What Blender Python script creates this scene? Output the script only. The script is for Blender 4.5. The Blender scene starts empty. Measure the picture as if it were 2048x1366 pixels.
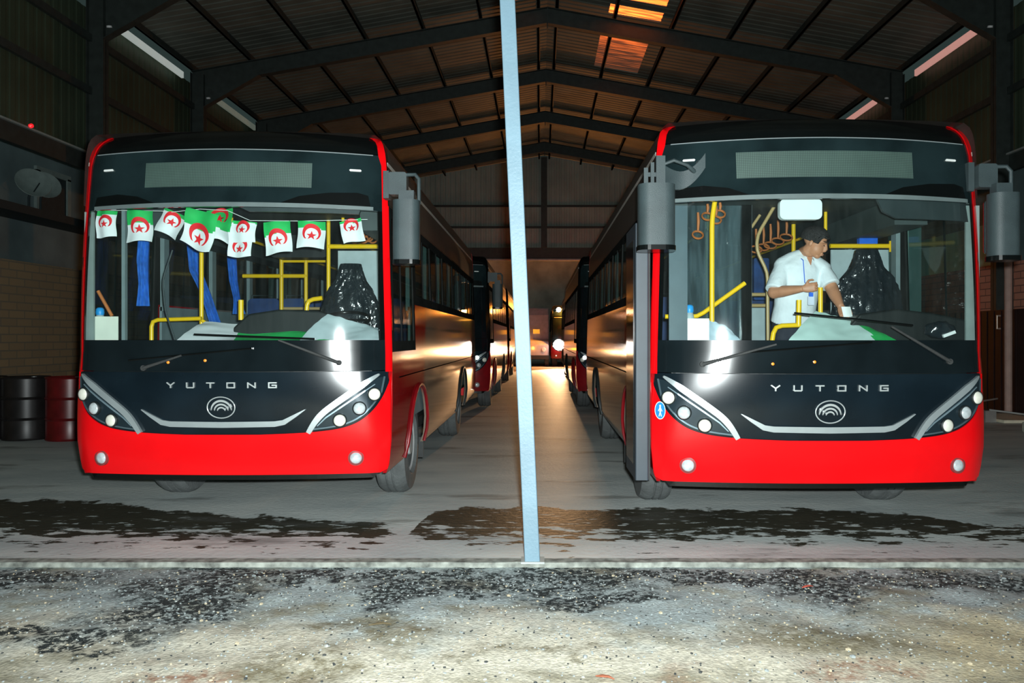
import bpy, bmesh, math, random
from mathutils import Vector, Matrix, noise
random.seed(7)
SC = bpy.context.scene
COL = SC.collection
PI = math.pi

# ------------------------------------------------------------------ camera, light, exposure
CAMH = 1.54
FPX = 1556.0
cam_d = bpy.data.cameras.new('camera'); cam = bpy.data.objects.new('camera', cam_d); COL.objects.link(cam)
cam.location = (0, 0, CAMH); cam.rotation_euler = (PI/2, 0, 0)
cam_d.sensor_width = 36; cam_d.lens = FPX/2048*36
cam_d.shift_x = -56/2048; cam_d.shift_y = -8/2048
cam_d.clip_start = 0.05; cam_d.clip_end = 300
SC.camera = cam

w = bpy.data.worlds.new('night'); SC.world = w; w.use_nodes = True
bg = w.node_tree.nodes['Background']; bg.inputs[0].default_value = (0.10, 0.16, 0.15, 1); bg.inputs[1].default_value = 0.22

def lamp(name, kind, loc, power, color, aim=None, **kw):
    l = bpy.data.lights.new(name, kind); l.energy = power; l.color = color
    for k, v in kw.items(): setattr(l, k, v)
    o = bpy.data.objects.new(name, l); COL.objects.link(o); o.location = loc
    if aim is not None:
        o.rotation_euler = (Vector(aim)-Vector(loc)).to_track_quat('-Z', 'Y').to_euler()
    return o
# the camera's own flash
lamp('camera_flash', 'AREA', (0.07, 0.02, 1.62), 700, (0.92, 1.0, 1.0), aim=(-1.0, 10, 1.7), shape='RECTANGLE', size=0.08, size_y=0.05)
# headlight of the far bus, shining up the aisle
lamp('headlight_beam', 'SPOT', (0.98, 40.0, 0.93), 9000, (1.0, 0.56, 0.26), aim=(-.6, 15, .6), spot_size=math.radians(50), spot_blend=0.7, shadow_soft_size=0.12)
# amber beacon on the far bus
lamp('amber_beacon', 'POINT', (1.42, 40.3, 3.05), 900, (1.0, .30, .03), shadow_soft_size=.1)
# street lamp outside, above the roof, behind the translucent sheets
lamp('street_lamp_glow', 'POINT', (2.6, 20.9, 12.4), 1300, (1.0, 0.17, 0.025), shadow_soft_size=0.15)
SC.view_settings.view_transform = 'Standard'; SC.view_settings.look = 'None'
SC.view_settings.gamma = 1.0; SC.view_settings.use_curve_mapping = False
SC.view_settings.exposure = 0.0

def at(px, py, Y):      # point of the place seen at a pixel, at depth Y
    return Vector(((px-1080)*Y/FPX, Y, CAMH+(675-py)*Y/FPX))

# ------------------------------------------------------------------ materials
MATS = {}
def mat(name, col, rough=0.5, metal=0.0, var=0.12, scale=6.0, bump=0.0, bscale=60.0, spec=0.5, emit=None, es=0.0, coat=0.0):
    if name in MATS: return MATS[name]
    m = bpy.data.materials.new(name); m.use_nodes = True; nt = m.node_tree; N = nt.nodes; Lk = nt.links
    b = N['Principled BSDF']
    tc = N.new('ShaderNodeTexCoord'); nz = N.new('ShaderNodeTexNoise'); nz.inputs['Scale'].default_value = scale; nz.inputs['Detail'].default_value = 6
    Lk.new(tc.outputs['Object'], nz.inputs['Vector'])
    r = N.new('ShaderNodeMapRange'); r.inputs[1].default_value = .3; r.inputs[2].default_value = .7
    r.inputs[3].default_value = 1-var; r.inputs[4].default_value = 1+var
    Lk.new(nz.outputs[0], r.inputs[0])
    v = N.new('ShaderNodeVectorMath'); v.operation = 'SCALE'; v.inputs[0].default_value = col[:3]
    Lk.new(r.outputs[0], v.inputs['Scale']); Lk.new(v.outputs[0], b.inputs['Base Color'])
    b.inputs['Roughness'].default_value = rough; b.inputs['Metallic'].default_value = metal
    b.inputs['Specular IOR Level'].default_value = spec
    b.inputs['Coat Weight'].default_value = coat
    b.inputs['Coat Roughness'].default_value = 0.06
    if emit: b.inputs['Emission Color'].default_value = (*emit, 1); b.inputs['Emission Strength'].default_value = es
    if bump:
        n2 = N.new('ShaderNodeTexNoise'); n2.inputs['Scale'].default_value = bscale; Lk.new(tc.outputs['Object'], n2.inputs['Vector'])
        bp = N.new('ShaderNodeBump'); bp.inputs['Strength'].default_value = bump; bp.inputs['Distance'].default_value = .02
        Lk.new(n2.outputs[0], bp.inputs['Height']); Lk.new(bp.outputs[0], b.inputs['Normal'])
    MATS[name] = m
    return m

def glassy(name, tint, refl=1.0, rough=0.02, dust=0.02, dustcol=(.5, .6, .58)):
    """window glass: straight-through transparency tinted by the pane, fresnel gloss, a thin streaky dust film"""
    m = bpy.data.materials.new(name); m.use_nodes = True; nt = m.node_tree; N = nt.nodes; Lk = nt.links
    N.remove(N['Principled BSDF']); out = N['Material Output']
    tr = N.new('ShaderNodeBsdfTransparent'); tr.inputs[0].default_value = (*tint, 1)
    gl = N.new('ShaderNodeBsdfGlossy'); gl.inputs['Roughness'].default_value = rough
    # Schlick's law from |n.i|, so the pane reflects alike from both sides
    ge = N.new('ShaderNodeNewGeometry'); dt = N.new('ShaderNodeVectorMath'); dt.operation = 'DOT_PRODUCT'; Lk.new(ge.outputs['Normal'], dt.inputs[0]); Lk.new(ge.outputs['Incoming'], dt.inputs[1])
    def mth(op, a, b_=None, c=None):
        n = N.new('ShaderNodeMath'); n.operation = op
        for i, q in enumerate((a, b_, c)):
            if q is None: continue
            if isinstance(q, (int, float)): n.inputs[i].default_value = q
            else: Lk.new(q, n.inputs[i])
        return n.outputs[0]
    fo = mth('MULTIPLY_ADD', mth('POWER', mth('SUBTRACT', 1.0, mth('ABSOLUTE', dt.outputs['Value'])), 5.0), .955, .045)
    fo = mth('MULTIPLY', fo, refl)
    mx = N.new('ShaderNodeMixShader'); Lk.new(fo, mx.inputs[0]); Lk.new(tr.outputs[0], mx.inputs[1]); Lk.new(gl.outputs[0], mx.inputs[2])
    df = N.new('ShaderNodeBsdfDiffuse'); df.inputs[0].default_value = (*dustcol, 1)
    tc = N.new('ShaderNodeTexCoord'); mp = N.new('ShaderNodeMapping'); mp.inputs['Scale'].default_value = (9, 9, 1.2)
    nz = N.new('ShaderNodeTexNoise'); nz.inputs['Scale'].default_value = 2; nz.inputs['Detail'].default_value = 8
    Lk.new(tc.outputs['Object'], mp.inputs[0]); Lk.new(mp.outputs[0], nz.inputs['Vector'])
    r = N.new('ShaderNodeMapRange'); r.inputs[1].default_value = .35; r.inputs[2].default_value = .75
    r.inputs[3].default_value = dust*.5; r.inputs[4].default_value = dust*2
    Lk.new(nz.outputs[0], r.inputs[0])
    m2 = N.new('ShaderNodeMixShader'); Lk.new(r.outputs[0], m2.inputs[0]); Lk.new(mx.outputs[0], m2.inputs[1]); Lk.new(df.outputs[0], m2.inputs[2])
    Lk.new(m2.outputs[0], out.inputs[0])
    MATS[name] = m
    return m

M_red2 = mat('red_paint_dimmed', (0.22, 0.004, 0.008), .35, var=.2)  # darker copy of the bus red; far buses' dimness is put into the colour
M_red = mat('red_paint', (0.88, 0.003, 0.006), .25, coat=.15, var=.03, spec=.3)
M_blk = mat('black_gloss', (0.006, 0.010, 0.012), .09, var=.3, scale=3, spec=.6)
M_panel = mat('dark_front_panel', (0.006, 0.012, 0.017), .17, var=.35, scale=2, spec=.4)
M_mask = mat('smoked_mask', (0.009, 0.018, 0.020), .12, var=.35, scale=3)
M_hump = mat('mask_black', (0.003, 0.004, 0.004), .2)
M_chr = mat('satin_chrome', (0.52, 0.60, 0.62), .32, .55, var=.06)
M_rub = mat('rubber', (0.035, 0.038, 0.038), .75, var=.2, bump=.2)
M_tyre = mat('tyre', (0.11, 0.12, 0.12), .85, var=.25, bump=.3, bscale=30)
M_rim = mat('rim_steel', (0.55, 0.56, 0.56), .35, .15)
M_grey = mat('grey_plastic', (0.036, 0.054, 0.058), .55, var=.15, bump=.15, bscale=200)
M_dgrey = mat('dark_grey_plastic', (0.012, 0.018, 0.019), .5)
M_lgrey = mat('light_grey_panel', (0.42, 0.52, 0.54), .45)
M_ceil = mat('bus_ceiling', (0.045, 0.065, 0.065), .6)
M_yel = mat('yellow_rail', (1.0, 0.63, 0.008), .3, coat=.4, var=.03)
M_tan = mat('tan_rail', (0.50, 0.36, 0.16), .35, var=.05)
M_orange = mat('strap_orange', (0.50, 0.16, 0.04), .5)
M_blue = mat('blue_cloth', (0.02, 0.16, 0.62), .7, var=.25, scale=20)
M_seat = mat('blue_seat', (0.012, 0.045, 0.16), .6, var=.3)
M_white = mat('white_card', (0.85, 0.9, 0.88), .5, var=.04)
M_lens = mat('lamp_lens', (0.70, 0.78, 0.80), .12, .3, var=.15, scale=40)
M_lensy = mat('lamp_lens_warm', (0.80, 0.80, 0.70), .25, .0, var=.08, scale=40)
M_green = mat('flag_green', (0.01, 0.48, 0.10), .75, var=.15)
M_fred = mat('flag_red', (0.80, 0.01, 0.02), .7, var=.05)
M_fwhite = mat('flag_white', (0.82, 0.88, 0.90), .7, var=.05)
M_bag = mat('black_plastic_film', (0.012, 0.018, 0.022), .20, var=.3, bump=.35, bscale=25, spec=1.0)
M_steel = mat('dark_steel', (0.030, 0.040, 0.036), .6, var=.25)
M_sticker = mat('sticker_blue', (0.02, 0.25, 0.62), .4)
M_skin = mat('skin', (0.52, 0.24, 0.13), .5, var=.08, scale=15)
M_hair = mat('hair_dark', (0.020, 0.018, 0.018), .6, var=.5, scale=60, bump=.6, bscale=150)
M_shirt = mat('white_shirt', (0.80, 0.88, 0.92), .75, var=.05, scale=12, bump=.35, bscale=14)
M_trou = mat('navy_trousers', (0.012, 0.016, 0.03), .8)
M_lamp_on = mat('lamp_lit_white', (1, 1, 1), .4, emit=(1.0, .93, .85), es=30)
M_lamp_amb = mat('lamp_lit_amber', (1, .5, .1), .4, emit=(1.0, .34, .02), es=14.0)
M_refl_amb = mat('amber_reflection', (0.9, .25, .02), .3, emit=(1.0, .25, .02), es=.6)
M_lamp_r = mat('marker_red_lit', (0.9, .02, .02), .3, emit=(1.0, .02, .03), es=.8)
G_wind = glassy('windshield_glass', (0.86, 0.93, 0.92), rough=.045, dust=.010)
G_side = glassy('side_glass', (0.62, 0.72, 0.70), refl=.45, dust=.006)
G_clear = glassy('partition_glass', (0.60, 0.72, 0.74), dust=.10, dustcol=(.35, .5, .55))

def m_side():
    m = mat('silver_side_paint', (0.18, 0.145, 0.115), .07, 0, var=.08, spec=.10)
    nt = m.node_tree; N = nt.nodes; Lk = nt.links; b = N['Principled BSDF']
    tc = N.new('ShaderNodeTexCoord'); sp = N.new('ShaderNodeSeparateXYZ'); Lk.new(tc.outputs['Object'], sp.inputs[0])
    # red livery sweeps back to just behind the front wheel arch: y + .45 z
    a = N.new('ShaderNodeMath'); a.operation = 'MULTIPLY_ADD'; a.inputs[1].default_value = -0.35; Lk.new(sp.outputs[2], a.inputs[0]); Lk.new(sp.outputs[1], a.inputs[2])
    r = N.new('ShaderNodeMapRange'); r.inputs[1].default_value = 1.55; r.inputs[2].default_value = 1.75; Lk.new(a.outputs[0], r.inputs[0])
    mx = N.new('ShaderNodeMix'); mx.data_type = 'RGBA'; Lk.new(r.outputs[0], mx.inputs[0]); mx.inputs[6].default_value = (0.30, 0.006, 0.008, 1)
    src = b.inputs['Base Color'].links[0].from_socket
    Lk.new(src, mx.inputs[7]); Lk.new(mx.outputs[2], b.inputs['Base Color'])
    return m
M_side = m_side()

def m_display():
    m = mat('led_matrix', (0.058, 0.098, 0.085), .5, var=.08)
    nt = m.node_tree; N = nt.nodes; Lk = nt.links; b = N['Principled BSDF']
    tc = N.new('ShaderNodeTexCoord'); v = N.new('ShaderNodeTexVoronoi'); v.inputs['Scale'].default_value = 75; v.inputs['Randomness'].default_value = 0
    mp = N.new('ShaderNodeMapping'); mp.inputs['Scale'].default_value = (1, 0, 1)
    Lk.new(tc.outputs['Object'], mp.inputs[0]); Lk.new(mp.outputs[0], v.inputs['Vector'])
    r = N.new('ShaderNodeMapRange'); r.inputs[1].default_value = .25; r.inputs[2].default_value = .45; r.inputs[3].default_value = 1.4; r.inputs[4].default_value = .6
    Lk.new(v.outputs['Distance'], r.inputs[0])
    s = N.new('ShaderNodeVectorMath'); s.operation = 'SCALE'; Lk.new(b.inputs['Base Color'].links[0].from_socket, s.inputs[0]); Lk.new(r.outputs[0], s.inputs['Scale'])
    Lk.new(s.outputs[0], b.inputs['Base Color'])
    return m
M_disp = m_display()

# ------------------------------------------------------------------ mesh builder
class MB:
    def __init__(s): s.v = []; s.f = []; s.mi = []
    def add(s, vs, fs, mi=0):
        o = len(s.v); s.v += [tuple(v) for v in vs]
        for f in fs: s.f.append(tuple(i+o for i in f)); s.mi.append(mi)
        return s
    def box(s, lo, hi, mi=0, M=None):
        (a, b, c), (d, e, f) = lo, hi
        vs = [Vector(p) for p in ((a,b,c),(d,b,c),(d,e,c),(a,e,c),(a,b,f),(d,b,f),(d,e,f),(a,e,f))]
        if M: vs = [M @ v for v in vs]
        return s.add(vs, [(0,3,2,1),(4,5,6,7),(0,1,5,4),(1,2,6,5),(2,3,7,6),(3,0,4,7)], mi)
    def rbox(s, lo, hi, r, mi=0, axis='y', n=4):
        """box with the four edges along one axis rounded"""
        ax = 'xyz'.index(axis); o = [i for i in range(3) if i != ax]
        a0, a1, b0, b1 = lo[o[0]], hi[o[0]], lo[o[1]], hi[o[1]]
        pts = []
        for (cx, cy, st) in ((a1-r, b1-r, 0), (a0+r, b1-r, 1), (a0+r, b0+r, 2), (a1-r, b0+r, 3)):
            for k in range(n+1):
                t = (st+k/n)*PI/2; pts.append((cx+r*math.cos(t), cy+r*math.sin(t)))
        m = len(pts); vs = []
        for h in (lo[ax], hi[ax]):
            for p in pts:
                q = [0,0,0]; q[o[0]] = p[0]; q[o[1]] = p[1]; q[ax] = h; vs.append(q)
        fs = [tuple(range(m)), tuple(range(2*m-1, m-1, -1))]+[(i, (i+1) % m, m+(i+1) % m, m+i) for i in range(m)]
        return s.add(vs, fs, mi)
    def tube(s, pts, r, n=10, mi=0, cap=True):
        pts = [Vector(p) for p in pts]; rs = r if isinstance(r, (list, tuple)) else [r]*len(pts)
        vs = []; up = None
        for i, p in enumerate(pts):
            if i == 0: t = pts[1]-p
            elif i == len(pts)-1: t = p-pts[i-1]
            else: t = (pts[i+1]-p).normalized()+(p-pts[i-1]).normalized()
            t.normalize()
            if up is None: up = Vector((0,0,1)) if abs(t.z) < .9 else Vector((1,0,0))
            a = t.cross(up).normalized(); up = a.cross(t).normalized()
            for k in range(n):
                an = 2*PI*k/n; vs.append(p+a*math.cos(an)*rs[i]+up*math.sin(an)*rs[i])
        fs = []
        for i in range(len(pts)-1):
            for k in range(n):
                fs.append((i*n+k, i*n+(k+1) % n, (i+1)*n+(k+1) % n, (i+1)*n+k))
        if cap: fs += [tuple(range(n-1, -1, -1)), tuple((len(pts)-1)*n+k for k in range(n))]
        return s.add(vs, fs, mi)
    def lathe(s, prof, o, ax=(0,0,1), n=24, mi=0):
        """prof: (radius, height) pairs spun about axis ax through o"""
        ax = Vector(ax).normalized(); a = ax.orthogonal().normalized(); b = ax.cross(a); o = Vector(o); vs = []
        for (r, h) in prof:
            for k in range(n):
                t = 2*PI*k/n; vs.append(o+ax*h+(a*math.cos(t)+b*math.sin(t))*r)
        fs = []
        for i in range(len(prof)-1):
            for k in range(n): fs.append((i*n+k, i*n+(k+1) % n, (i+1)*n+(k+1) % n, (i+1)*n+k))
        if prof[0][0] > 1e-4: fs.append(tuple(range(n-1, -1, -1)))
        if prof[-1][0] > 1e-4: fs.append(tuple((len(prof)-1)*n+k for k in range(n)))
        return s.add(vs, fs, mi)
    def ball(s, c, r, mi=0, n=16, m=10, R=None):
        c = Vector(c); rr = Vector(r) if not isinstance(r, (int, float)) else Vector((r,r,r)); vs = []
        for i in range(m+1):
            th = PI*i/m
            for k in range(n):
                ph = 2*PI*k/n; v = Vector((math.sin(th)*math.cos(ph)*rr.x, math.sin(th)*math.sin(ph)*rr.y, math.cos(th)*rr.z))
                vs.append(c+(R @ v if R else v))
        fs = [(i*n+k, (i+1)*n+k, (i+1)*n+(k+1) % n, i*n+(k+1) % n) for i in range(m) for k in range(n)]
        return s.add(vs, fs, mi)
    def loft(s, pts, rad, side, n=16, mi=0):
        """elliptic sections (a along side, b across) along pts, capped"""
        pts = [Vector(p) for p in pts]; side = Vector(side); vs = []
        for i, p in enumerate(pts):
            t = (pts[min(i+1, len(pts)-1)]-pts[max(i-1, 0)]).normalized()
            a = (side-t*side.dot(t)).normalized(); b = t.cross(a); ra, rb = rad[i] if isinstance(rad[i], tuple) else (rad[i], rad[i])
            for k in range(n):
                an = 2*PI*k/n; vs.append(p+a*math.cos(an)*ra+b*math.sin(an)*rb)
        fs = [(i*n+k, i*n+(k+1) % n, (i+1)*n+(k+1) % n, (i+1)*n+k) for i in range(len(pts)-1) for k in range(n)]
        fs += [tuple(range(n-1, -1, -1)), tuple((len(pts)-1)*n+k for k in range(n))]
        return s.add(vs, fs, mi)
    def sheet(s, fn, nu, nv, mi=0, th=0.0, tv=(0,1,0)):
        """fn(u,v)->point grid; thickness th along tv"""
        vs = [Vector(fn(i/nu, j/nv)) for j in range(nv+1) for i in range(nu+1)]; W = nu+1
        fs = [(j*W+i, j*W+i+1, (j+1)*W+i+1, (j+1)*W+i) for j in range(nv) for i in range(nu)]
        mis = mi if callable(mi) else (lambda u, v: mi)
        o = len(s.v); s.v += [tuple(v) for v in vs]; off = []
        for q, f in enumerate(fs):
            s.f.append(tuple(k+o for k in f)); s.mi.append(mis((q % nu+.5)/nu, (q//nu+.5)/nv))
        if th:
            t = Vector(tv)*th; o2 = len(s.v); s.v += [tuple(v+t) for v in vs]
            for q, f in enumerate(fs):
                s.f.append(tuple(k+o2 for k in reversed(f))); s.mi.append(mis((q % nu+.5)/nu, (q//nu+.5)/nv))
            ring = [i for i in range(W)]+[j*W+nu for j in range(1, nv+1)]+[nv*W+i for i in range(nu-1, -1, -1)]+[j*W for j in range(nv-1, 0, -1)]
            for k in range(len(ring)):
                a, b = ring[k], ring[(k+1) % len(ring)]; s.f.append((o+b, o+a, o2+a, o2+b)); s.mi.append(mis(0, 0))
        return s
    def warp(s, poly, mp, th, du=.09, dv=.09, mi=0, tdir=None):
        """flat polygon (u,v), cut into a grid, mapped by mp(u,v)->point and given thickness th along tdir"""
        bm = bmesh.new()
        vs = [bm.verts.new((p[0], p[1], 0)) for p in poly]; bm.faces.new(vs)
        for ax, d in ((0, du), (1, dv)):
            if not d: continue
            lo = min(p[ax] for p in poly); hi = max(p[ax] for p in poly); k = math.floor(lo/d)+1
            while k*d < hi-1e-4:
                if k*d > lo+1e-4:
                    co = [0,0,0]; no = [0,0,0]; co[ax] = k*d; no[ax] = 1
                    bmesh.ops.bisect_plane(bm, geom=bm.verts[:]+bm.edges[:]+bm.faces[:], plane_co=co, plane_no=no, dist=1e-5)
                k += 1
        bmesh.ops.triangulate(bm, faces=bm.faces[:])
        bm.verts.index_update(); bm.normal_update()
        base = [Vector(mp(v.co.x, v.co.y)) for v in bm.verts]; T = Vector(tdir)*th
        fs = [tuple(v.index for v in f.verts) for f in bm.faces]; be = [(e.verts[0].index, e.verts[1].index) for e in bm.edges if len(e.link_faces) == 1]
        bm.free(); n = len(base)
        s.add(base+[b+T for b in base], fs+[tuple(i+n for i in reversed(f)) for f in fs]+[(a, b, b+n, a+n) for a, b in be], mi)
        return s
    def build(s, name, mats, parent=None, smooth=None, loc=None, fix=True):
        me = bpy.data.meshes.new(name); me.from_pydata(s.v, [], s.f)
        if not isinstance(mats, (list, tuple)): mats = [mats]
        for m in mats: me.materials.append(m)
        me.polygons.foreach_set('material_index', s.mi)
        if fix:
            bm = bmesh.new(); bm.from_mesh(me); bmesh.ops.remove_doubles(bm, verts=bm.verts[:], dist=1e-5)
            bmesh.ops.recalc_face_normals(bm, faces=bm.faces[:]); bm.to_mesh(me); bm.free()
        if smooth is not None:
            me.polygons.foreach_set('use_smooth', [True]*len(me.polygons)); me.set_sharp_from_angle(angle=math.radians(smooth))
        o = bpy.data.objects.new(name, me); COL.objects.link(o)
        if parent: o.parent = parent
        if loc is not None: o.location = loc
        return o

def tag(o, label=None, cat=None, group=None, kind=None):
    if label: o['label'] = label
    if cat: o['category'] = cat
    if group: o['group'] = group
    if kind: o['kind'] = kind
    return o
def thing(name, label, cat, loc=(0,0,0), group=None, rz=0):
    o = bpy.data.objects.new(name, None); COL.objects.link(o); o.location = loc; o.rotation_euler = (0,0,rz); o.empty_display_size = .2
    return tag(o, label, cat, group)
def struct(o, label=None): return tag(o, label, kind='structure')
def copy_tree(o, parent=None):
    c = o.copy(); COL.objects.link(c); c.parent = parent
    for ch in [x for x in bpy.data.objects if x.parent == o]: copy_tree(ch, c)
    return c

# ================================================================== THE HALL
XL, XR, XM = -9.4, 9.8, 0.2
ZR = 10.6; SL = .18
def zroof(x): return ZR-SL*abs(x-XM)
Y0, Y1 = 5.41, 38.6

def concrete():
    m = bpy.data.materials.new('hall_concrete'); m.use_nodes = True; nt = m.node_tree; N = nt.nodes; Lk = nt.links; b = N['Principled BSDF']
    g = N.new('ShaderNodeNewGeometry'); sp = N.new('ShaderNodeSeparateXYZ'); Lk.new(g.outputs['Position'], sp.inputs[0])
    def nz(sc, det=6, vec=None, st=(1,1,1)):
        mp = N.new('ShaderNodeMapping'); mp.inputs['Scale'].default_value = st; Lk.new(g.outputs['Position'], mp.inputs[0])
        n = N.new('ShaderNodeTexNoise'); n.inputs['Scale'].default_value = sc; n.inputs['Detail'].default_value = det; n.inputs['Roughness'].default_value = .6
        Lk.new(mp.outputs[0], n.inputs['Vector']); return n.outputs[0]
    def ma(op, a, b_=None, c=None):
        n = N.new('ShaderNodeMath'); n.operation = op
        for i, q in enumerate((a, b_, c)):
            if q is None: continue
            if isinstance(q, (int, float)): n.inputs[i].default_value = q
            else: Lk.new(q, n.inputs[i])
        return n.outputs[0]
    def mr(v, a, b_, c=0, d=1):
        n = N.new('ShaderNodeMapRange'); n.inputs[1].default_value = a; n.inputs[2].default_value = b_; n.inputs[3].default_value = c; n.inputs[4].default_value = d
        Lk.new(v, n.inputs[0]); return n.outputs[0]
    # worn cement, with cross streaks from hosing
    cr = N.new('ShaderNodeValToRGB'); Lk.new(nz(1.1, 8, st=(.5,1.3,1)), cr.inputs[0])
    cr.color_ramp.elements[0].position = .3; cr.color_ramp.elements[0].color = (0.44, 0.50, 0.50, 1)
    cr.color_ramp.elements[1].position = .72; cr.color_ramp.elements[1].color = (0.74, 0.78, 0.74, 1)
    # wet dark patch along the threshold: far edge as a curve of x
    fx = mr(sp.outputs[0], -6.5, 5.5)
    cu = N.new('ShaderNodeFloatCurve'); c = cu.mapping.curves[0]
    pts = [(-6.5, 7.0), (-4.6, 7.35), (-3.4, 7.0), (-2.2, 6.62), (-1.3, 6.35), (-1.05, 6.15), (-.95, 6.9), (-.2, 7.0), (1.4, 7.0), (2.6, 6.95), (3.8, 6.35), (4.6, 6.05), (5.5, 5.6)]
    c.points[0].location = (0, (pts[0][1]-5)/3); c.points[1].location = (1, (pts[-1][1]-5)/3)
    for x, y in pts[1:-1]: c.points.new((x+6.5)/12, (y-5)/3)
    cu.mapping.update(); Lk.new(fx, cu.inputs['Value'])
    edge = ma('MULTIPLY_ADD', cu.outputs[0], 3, 5)
    d1 = ma('SUBTRACT', edge, sp.outputs[1])                       # >0 inside the wet area
    d1 = ma('ADD', d1, mr(nz(3.5, 8), .3, .7, -.18, .18))
    far = mr(d1, -.02, .03)
    # it dries out towards the threshold in islands
    near = ma('SUBTRACT', sp.outputs[1], 5.95)
    nn = nz(4.2, 10, st=(.8, 1.9, 1))
    near = ma('ADD', near, mr(nn, .3, .7, -.75, .55))
    near = mr(near, -.05, .03)
    n3 = mr(nz(8, 9, st=(.6, 1.6, 1)), .33, .40)
    wet = ma('MULTIPLY', ma('MULTIPLY', far, near), n3)
    mx = N.new('ShaderNodeMix'); mx.data_type = 'RGBA'; Lk.new(wet, mx.inputs[0]); Lk.new(cr.outputs[0], mx.inputs[6])
    wc = N.new('ShaderNodeValToRGB'); Lk.new(nz(2.2, 5), wc.inputs[0]); wc.color_ramp.elements[0].color = (0.020, 0.022, 0.016, 1); wc.color_ramp.elements[1].color = (0.075, 0.068, 0.045, 1)
    Lk.new(wc.outputs[0], mx.inputs[7])
    # oil spots and cracks farther in
    oil = mr(nz(.8, 7, st=(.7, 2.6, 1)), .58, .66, 0, .55)
    mx2 = N.new('ShaderNodeMix'); mx2.data_type = 'RGBA'; Lk.new(oil, mx2.inputs[0]); Lk.new(mx.outputs[2], mx2.inputs[6]); mx2.inputs[7].default_value = (.10, .10, .09, 1)
    Lk.new(mx2.outputs[2], b.inputs['Base Color'])
    Lk.new(mr(wet, 0, 1, .62, .55), b.inputs['Roughness'])
    b.inputs['Specular IOR Level'].default_value = .35
    bp = N.new('ShaderNodeBump'); bp.inputs['Strength'].default_value = .25; bp.inputs['Distance'].default_value = .02; Lk.new(nz(18, 6), bp.inputs['Height']); Lk.new(bp.outputs[0], b.inputs['Normal'])
    return m
fl = MB().box((-22, Y0, -.3), (18, 60, 0)).build('floor', concrete()); struct(fl, 'grey concrete hall floor with a wet dark stain by the entrance')

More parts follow.
